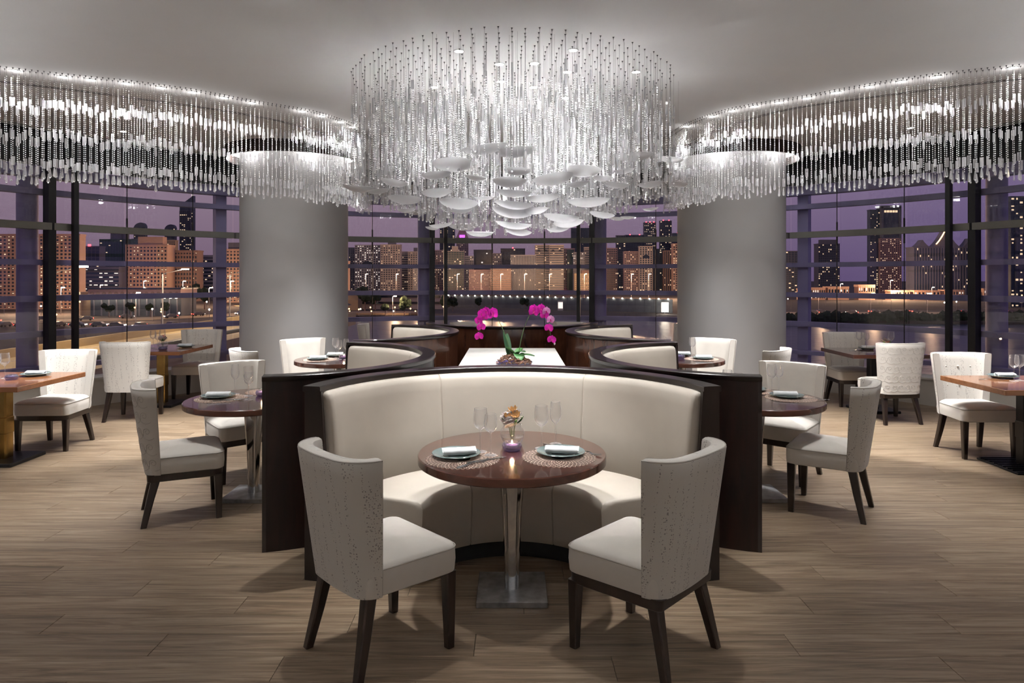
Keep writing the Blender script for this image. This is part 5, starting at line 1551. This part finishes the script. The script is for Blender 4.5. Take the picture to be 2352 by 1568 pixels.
# low mall on the highway side, waterfront restaurant, lamp-lined site wall
t = thing('shopping_hall', 'long pink hall with a lamp row over its dark ground floor', 'building', (px2x(312, 250), 250, ZG), 0)
w = px2x(416, 250) - px2x(208, 250); zt = py2z(664, 250) - ZG
part('ground_floor', MB().box((0, 6, 3.2), (w, 12, 6.4)), 'site_wall', t)
part('upper_wall', MB().box((0, 5.5, (6.4 + zt) / 2), (w + 0.6, 13, zt - 6.4)), 'facade_pink', t)
part('parapet', MB().box((0, 5.5, zt + 0.2), (w + 1.2, 13.4, 0.5)), 'facade_navy', t)
part('round_tower', MB().lathe([(3.4, 0), (3.4, zt - 1)], 20, (-w / 2 - 2.0, 3, 0), False, True), 'facade_sand', t, 40)
for k in range(15): part('arch_niche', MB().loops([[(-w / 2 + w * (k + 0.5) / 15 + 0.8 * math.cos(PI * j / 6), y, 7.6 + 1.2 * math.sin(PI * j / 6)) for j in range(7)] for y in (-1.2, -0.9)]), 'facade_brown', t)
for k in range(16): part('wall_lamp', MB().box((-w / 2 + w * (k + 0.5) / 16, -1.6, 6.6), (0.5, 0.5, 0.5)), 'street_bulb', t)
for k in range(12): part('shopfront_post', MB().box((-w / 2 + w * (k + 0.5) / 12, -0.2, 3.2), (0.35, 0.4, 6.4)), 'facade_grey', t)

t = thing('waterfront_restaurant', 'long pale building with lamp-lit terrace on the shore', 'building', (px2x(895, 300), 300, ZG), 0)
w = px2x(1000, 300) - px2x(800, 300)
part('hall', MB().box((4, 8, 3.6), (w, 14, 7.2)), 'facade_beige', t)
for k in range(2): part('window_band', MB().box((4, 0.8, 2.8 + 2.8 * k), (w - 2, 0.5, 1.0)), 'city_glass', t)
part('side_wing', MB().box((-w / 2 + 3, -6, 4.2), (9, 8, 8.4)), 'facade_sand', t)
part('terrace', MB().box((2, -36, 0.3), (w - 4, 18, 0.6)), 'sand_bank', t)
part('tent_roof', MB().add([(-w / 2 + 2, -40, 3.2), (-w / 2 + 10, -40, 3.2), (-w / 2 + 10, -32, 3.2), (-w / 2 + 2, -32, 3.2), (-w / 2 + 6, -36, 5.6)], [(0, 1, 4), (1, 2, 4), (2, 3, 4), (3, 0, 4), (3, 2, 1, 0)]), 'facade_navy', t)
for k in range(9): part('terrace_lamp', MB().box((-w / 2 + 4 + k * 4.1, -45, 1.4 + 0.8 * (k % 2)), (0.4, 0.4, 0.4)), 'street_bulb' if k % 3 == 0 else 'amber_bulb', t)
t = thing('site_wall', 'long grey site wall with a glowing lamp row along its top', 'wall', (0, 0, ZG))
P0, P1 = Vector((px2x(1008, 330), 330)), Vector((px2x(1545, 268), 268))
n = 30
for k in range(n):
    a, b = P0 + (P1 - P0) * (k / n), P0 + (P1 - P0) * ((k + 1) / n)
    m_ = (a + b) / 2; rz = math.atan2((P1 - P0).y, (P1 - P0).x)
    part('wall_panel', MB().box((m_.x, m_.y, 2.7), ((b - a).length - 0.08, 0.25, 5.4), rz), 'site_wall', t)
    part('wall_lamp', MB().box((m_.x, m_.y - 0.5, 5.5), (0.5, 0.5, 0.42)), 'street_bulb', t)
t = thing('floodlight_mast', 'dazzling white floodlight at the end of the site wall', 'floodlight', (px2x(1527, 262), 262, ZG))
part('mast', MB().tube([(0, 0, 0), (0, 0, 4.2)], 0.12, 8), 'site_wall', t)
part('lamp_panel', MB().box((0, -0.3, 2.6), (2.6, 0.4, 3.6)), 'street_bulb', t)
t = thing('lit_kiosk', 'small glowing kiosk gate in the site wall', 'kiosk', (px2x(1287, 290), 290, ZG))
part('body', MB().box((0, 0, 2.0), (2.2, 1.8, 4.0)), 'facade_white', t)
part('lit_front', MB().box((0, -1.0, 2.2), (1.9, 0.1, 2.6)), 'lit_white', t)

# elevated road on the highway side
t = thing('flyover', 'broad elevated road sweeping past below the highway-side windows', 'road', (-34.5, 0, 0))
ZR = -5.0
part('deck', MB().box((0, 66, ZR - 0.7), (15, 104, 1.4)), 'road_concrete', t)
for s in (-1, 1):
    b = part('parapet', MB().box((s * 7.4, 66, ZR + 0.35), (0.3, 104, 0.8)), 'road_concrete', t)
part('median', MB().box((0.6, 66, ZR + 0.15), (0.5, 104, 0.35)), 'facade_teal', t)
for k in range(4): part('lane_line', MB().box((-5.4 + 3.6 * k, 66, ZR + 0.01), (0.16, 104, 0.02)), 'facade_white', t)
for k in range(4): part('pier', MB().box((0, 38 + 24 * k, (ZR - 1.4 + ZG) / 2), (5, 1.6, ZG * -1 + ZR - 1.4)), 'road_concrete', t)
t = thing('curved_street', 'wide lit street curving away below the peach blocks', 'road', (0, 0, 0))
pts = spline([(-176, 203), (-124, 232), (-101, 262), (-105, 300), (-133, 345)], 6)
ring = []
for i, p in enumerate(pts):
    d = (pts[min(i + 1, len(pts) - 1)] - pts[max(i - 1, 0)]).normalized(); nn = Vector((-d.y, d.x)) * 8
    ring.append([(p.x - nn.x, p.y - nn.y, ZG + 0.02), (p.x + nn.x, p.y + nn.y, ZG + 0.02), (p.x + nn.x, p.y + nn.y, ZG + 0.12), (p.x - nn.x, p.y - nn.y, ZG + 0.12)])
part('carriageway', MB().loops(ring), 'road_concrete', t)
t = thing('shore_road', 'road with red tail lamps on the bank across the water', 'road', (0, 0, 0))
part('carriageway', MB().box((290, 262, ZG + 0.08), (420, 22, 0.16)), 'road_concrete', t)
part('bank', MB().box((290, 240, ZG + 0.05), (420, 20, 0.12)), 'sand_bank', t)
def bushes(mb, spots, rnd, lo, hi, n=2):
    for x, y, z in spots:
        for k in range(n):
            r = rnd.uniform(lo, hi); c = (x + rnd.uniform(-r, r) * 0.6, y + rnd.uniform(-r, r) * 0.6, z + rnd.uniform(0, r * 0.5))
            vs = []; rows, cs = 4, 7
            for i in range(rows + 1):
                for j in range(cs):
                    a, b_ = PI * i / rows, 2 * PI * j / cs; q = r * rnd.uniform(0.75, 1.15)
                    vs.append((c[0] + q * math.sin(a) * math.cos(b_), c[1] + q * math.sin(a) * math.sin(b_), c[2] + q * math.cos(a)))
            mb.add(vs, [(i * cs + j, i * cs + (j + 1) % cs, (i + 1) * cs + (j + 1) % cs, (i + 1) * cs + j) for i in range(rows) for j in range(cs)])
    return mb
rnd = random.Random(31)
o = part('hedge', bushes(MB(), [(84 + 1.05 * k, 222 - 0.011 * k, ZG + 0.6) for k in range(270)], rnd, 1.3, 2.0, 1), 'tree_leaf', None)
tag(o, 'dark hedge along the water under the shore road', 'hedge', None, 'stuff')
def tree(px, D, hgt, label, n=9):
    x = px2x(px, D); r = hgt * 0.32
    t = thing('tree', label, 'tree', (x, D, ZG), 0, 'trees between the buildings')
    part('trunk', MB().tube([(0, 0, 0), (0.1, 0, hgt * 0.6)], [hgt * 0.04, hgt * 0.02], 6), 'facade_brown', t)
    part('crown', bushes(MB(), [(rnd.uniform(-r, r) * 0.7, rnd.uniform(-r, r) * 0.6, hgt * rnd.uniform(0.5, 0.85)) for k in range(n)], rnd, r * 0.45, r * 0.7, 1), 'tree_leaf', t)
for px, D, h, lb in ((838, 285, 9.5, 'big dark tree beside the waterfront restaurant'), (862, 292, 8, 'dark tree at the restaurant corner'), (929, 250, 6.5, 'round dark tree on the restaurant terrace'), (974, 249, 6.5, 'bright-lit palm-like tree at the mullion'), (1022, 262, 7.5, 'lit tree right of the central mullion'), (885, 249, 4.5, 'small terrace tree under the lamps'), (430, 300, 9, 'dark tree at the end of the pink hall'), (448, 310, 10, 'second dark tree behind the pink hall'), (470, 300, 9, 'third dark tree by the curving street'), (1040, 280, 5.5, 'low dark tree before the site wall'), (1100, 296, 5, 'dark tree in front of the lamp row'), (1205, 285, 5, 'dark tree before the middle of the site wall'), (300, 241, 5.0, 'bush in front of the pink hall'), (345, 241, 5.0, 'second bush in front of the pink hall'), (378, 242, 5.0, 'third bush in front of the pink hall'), (250, 240, 5.0, 'bush at the hall\'s round tower')):
    tree(px, D, h, lb)
# street lamps carry the city's warm light
def street_lamp(x, D, h, watts, label, warm=STREET_WARM):
    t = thing('street_lamp', label, 'street lamp', (x, D, ZG), 0, 'street lamps of the city')
    part('pole', MB().tube([(0, 0, 0), (0, 0, h), (0.9, 0, h + 0.3)], 0.09, 6), 'facade_grey', t)
    part('lamp_head', MB().box((0.9, -0.1, h + 0.2), (1.1, 0.5, 0.25)), 'street_bulb', t)
    ld = bpy.data.lights.new('street_light', 'POINT'); ld.energy = watts; ld.color = warm; ld.shadow_soft_size = 0.4
    link('street_light', ld, t, (0.9, -0.6, h - 0.3))
for k, (px, D, h, f, lb) in enumerate(((40, 262, 9, 1.25, 'street lamp before the wide peach block, outer'), (140, 258, 10, 1.25, 'street lamp before the wide peach block, inner'), (230, 340, 10, 0.62, 'street lamp before the striped office'), (330, 350, 12, 1.25, 'street lamp before the peach hotel'), (420, 340, 12, 0.75, 'street lamp under the brown block'), (530, 330, 12, 1.25, 'street lamp before the dotted peach block'), (312, 214, 9, 0.35, 'street lamp over the car park by the pink hall'), (480, 250, 10, 0.13, 'street lamp over the curving street'),
        (840, 440, 16, 3.40, 'street lamp below the arched grey tower'), (910, 440, 16, 2.89, 'street lamp below the beige strip tower'), (960, 248, 7, 0.25, 'street lamp on the restaurant terrace'), (902, 248, 7, 0.25, 'second street lamp on the restaurant terrace'), (1050, 440, 16, 2.89, 'street lamp below the teal block'), (1105, 440, 16, 2.72, 'street lamp before the low pink block'), (1150, 440, 16, 2.72, 'street lamp before the low peach block'), (1205, 440, 16, 2.72, 'street lamp below the finned block'), (1262, 440, 16, 3.06, 'street lamp below the twin tower'), (1342, 440, 16, 2.72, 'street lamp before the sand-coloured block'), (1380, 440, 16, 2.04, 'street lamp below the brown block'), (1450, 440, 16, 3.06, 'street lamp below the pink block'), (1490, 440, 16, 2.04, 'street lamp below the arched beige tower'), (1560, 440, 16, 3.40, 'street lamp below the peach tower'),
        (1930, 400, 10, 0.50, 'street lamp before the long house row'), (2045, 420, 12, 4.48, 'street lamp below the framed tower'), (2140, 400, 8, 0.35, 'street lamp before the hotel entrance'), (2000, 246, 8, 0.13, 'street lamp on the shore road, first'), (2130, 246, 8, 0.13, 'street lamp on the shore road, second'), (2290, 246, 8, 0.13, 'street lamp on the shore road, third'), (1880, 250, 8, 0.13, 'street lamp on the shore road by the column'))):
    street_lamp(px2x(px, D), D, h, W_STREET * f, lb)
for k, D in enumerate((44, 64, 84, 104)):
    t = thing('road_lamp', ['nearest lamp post on the flyover', 'second lamp post on the flyover', 'third lamp post on the flyover', 'fourth lamp post on the flyover', 'farthest lamp post on the flyover'][k], 'street lamp', (-43, D, ZR - 0.5))
    part('pole', MB().tube([(0, 0, 0), (0, 0, 7.6), (2.5, 0, 8.2)], 0.09, 6), 'facade_grey', t)
    part('lamp_head', MB().box((2.8, 0, 8.2), (0.8, 0.3, 0.15)), 'street_bulb', t)
    ld = bpy.data.lights.new('street_light', 'POINT'); ld.energy = W_STREET * 0.15; ld.color = (1.0, 0.74, 0.42); ld.shadow_soft_size = 0.4
    link('street_light', ld, t, (3.0, 0, 7.9))
def bollard(x, y, h, label, bulb):
    t = thing('path_lamp', label, 'lamp', (x, y, ZG), 0, 'small lamps along the streets')
    part('post', MB().tube([(0, 0, 0), (0, 0, h)], 0.07, 5), 'facade_grey', t)
    part('globe', MB().lathe([(0.01, h), (0.26, h + 0.2), (0.26, h + 0.4), (0.01, h + 0.6)], 8), bulb, t)
rnd = random.Random(55)
for k in range(23):
    bollard(-188 + k * 5.0 + rnd.uniform(-1.5, 1.5), rnd.choice((200, 222, 240, 244)), rnd.uniform(2.5, 5.5), ORD[k] + ' small globe lamp in the lot before the pink hall, counted from the picture edge', ('street_bulb', 'amber_bulb')[k % 2])
for k in range(20):
    bollard(100 + k * 9.5 + rnd.uniform(-2, 2), rnd.choice((276, 300, 340)), rnd.uniform(3, 6), ORD[k] + ' small globe lamp behind the shore road, counted from the column', ('street_bulb', 'amber_bulb')[k % 2])
for k in range(14):
    bollard(-82 + k * 4.4 + rnd.uniform(-1, 1), 250 + rnd.uniform(0, 3), rnd.uniform(1.2, 3.0), ORD[k] + ' small globe lamp on the restaurant shore, counted from the column', 'amber_bulb')
# cars
cb = MB(); prof = [(-2.1, 0.35), (-2.1, 0.85), (-1.7, 0.95), (-1.2, 1.42), (0.5, 1.45), (1.1, 0.98), (2.0, 0.85), (2.1, 0.4)]
cb.loops([[(x, s, z) for x, z in prof] for s in (-0.85, 0.85)])
CAR = cb.mesh('body', 'car_paint')
WH = MB().lathe([(0.32, -0.1), (0.32, 0.1)], 10, cap0=True, cap1=True).mesh('wheel', 'tyre')
TL = MB().box((0, 0, 0), (0.12, 0.5, 0.3)).mesh('tail_lamp', 'tail_lamp'); HL = MB().box((0, 0, 0), (0.12, 0.45, 0.25)).mesh('head_lamp', 'head_lamp')
def car(x, y, z, deg, label, group):
    t = thing('car', label, 'car', (x, y, z), math.radians(deg), group)
    link('body', CAR, t)
    for a in (-1.3, 1.3):
        for s in (-0.8, 0.8): o = link('wheel', WH, t, (a, s, 0.32)); o.rotation_euler = (PI / 2, 0, 0)
    for s in (-0.55, 0.55): link('tail_lamp', TL, t, (-2.12, s, 0.75)); link('head_lamp', HL, t, (2.08, s, 0.68))
rnd = random.Random(77)
for k in range(22): car(112 + k * 9.0 + rnd.uniform(-3, 3), (258, 266)[k % 2], ZG + 0.16, 25 if k % 2 else 150, ORD[k] + ' small car with glowing lamps on the shore road, counted from the column', 'cars on the shore road')
for k in range(14):
    p = pts[3 + k * 2]; q = pts[4 + k * 2]; d = math.degrees(math.atan2(q.y - p.y, q.x - p.x)); s = 3.5 if k % 2 else -3.5
    nn = Vector((-(q - p).y, (q - p).x)).normalized() * s
    car(p.x + nn.x, p.y + nn.y, ZG + 0.12, d if k % 2 else d + 180, ORD[k] + ' small car with glowing lamps along the curving street', 'cars on the curving street')
for k in range(16): car(-150 + k * 6.6 + rnd.uniform(-1, 1), 192 + rnd.uniform(-6, 3), ZG, rnd.choice((10, 80, 190, 260)), ORD[k] + ' small car in the lot before the pink hall', 'cars in the hall lot')
for m in ('lit_warm', 'lit_white', 'lit_red', 'lit_violet', 'tail_lamp', 'head_lamp', 'amber_bulb'): MATS[m].cycles.emission_sampling = 'NONE'
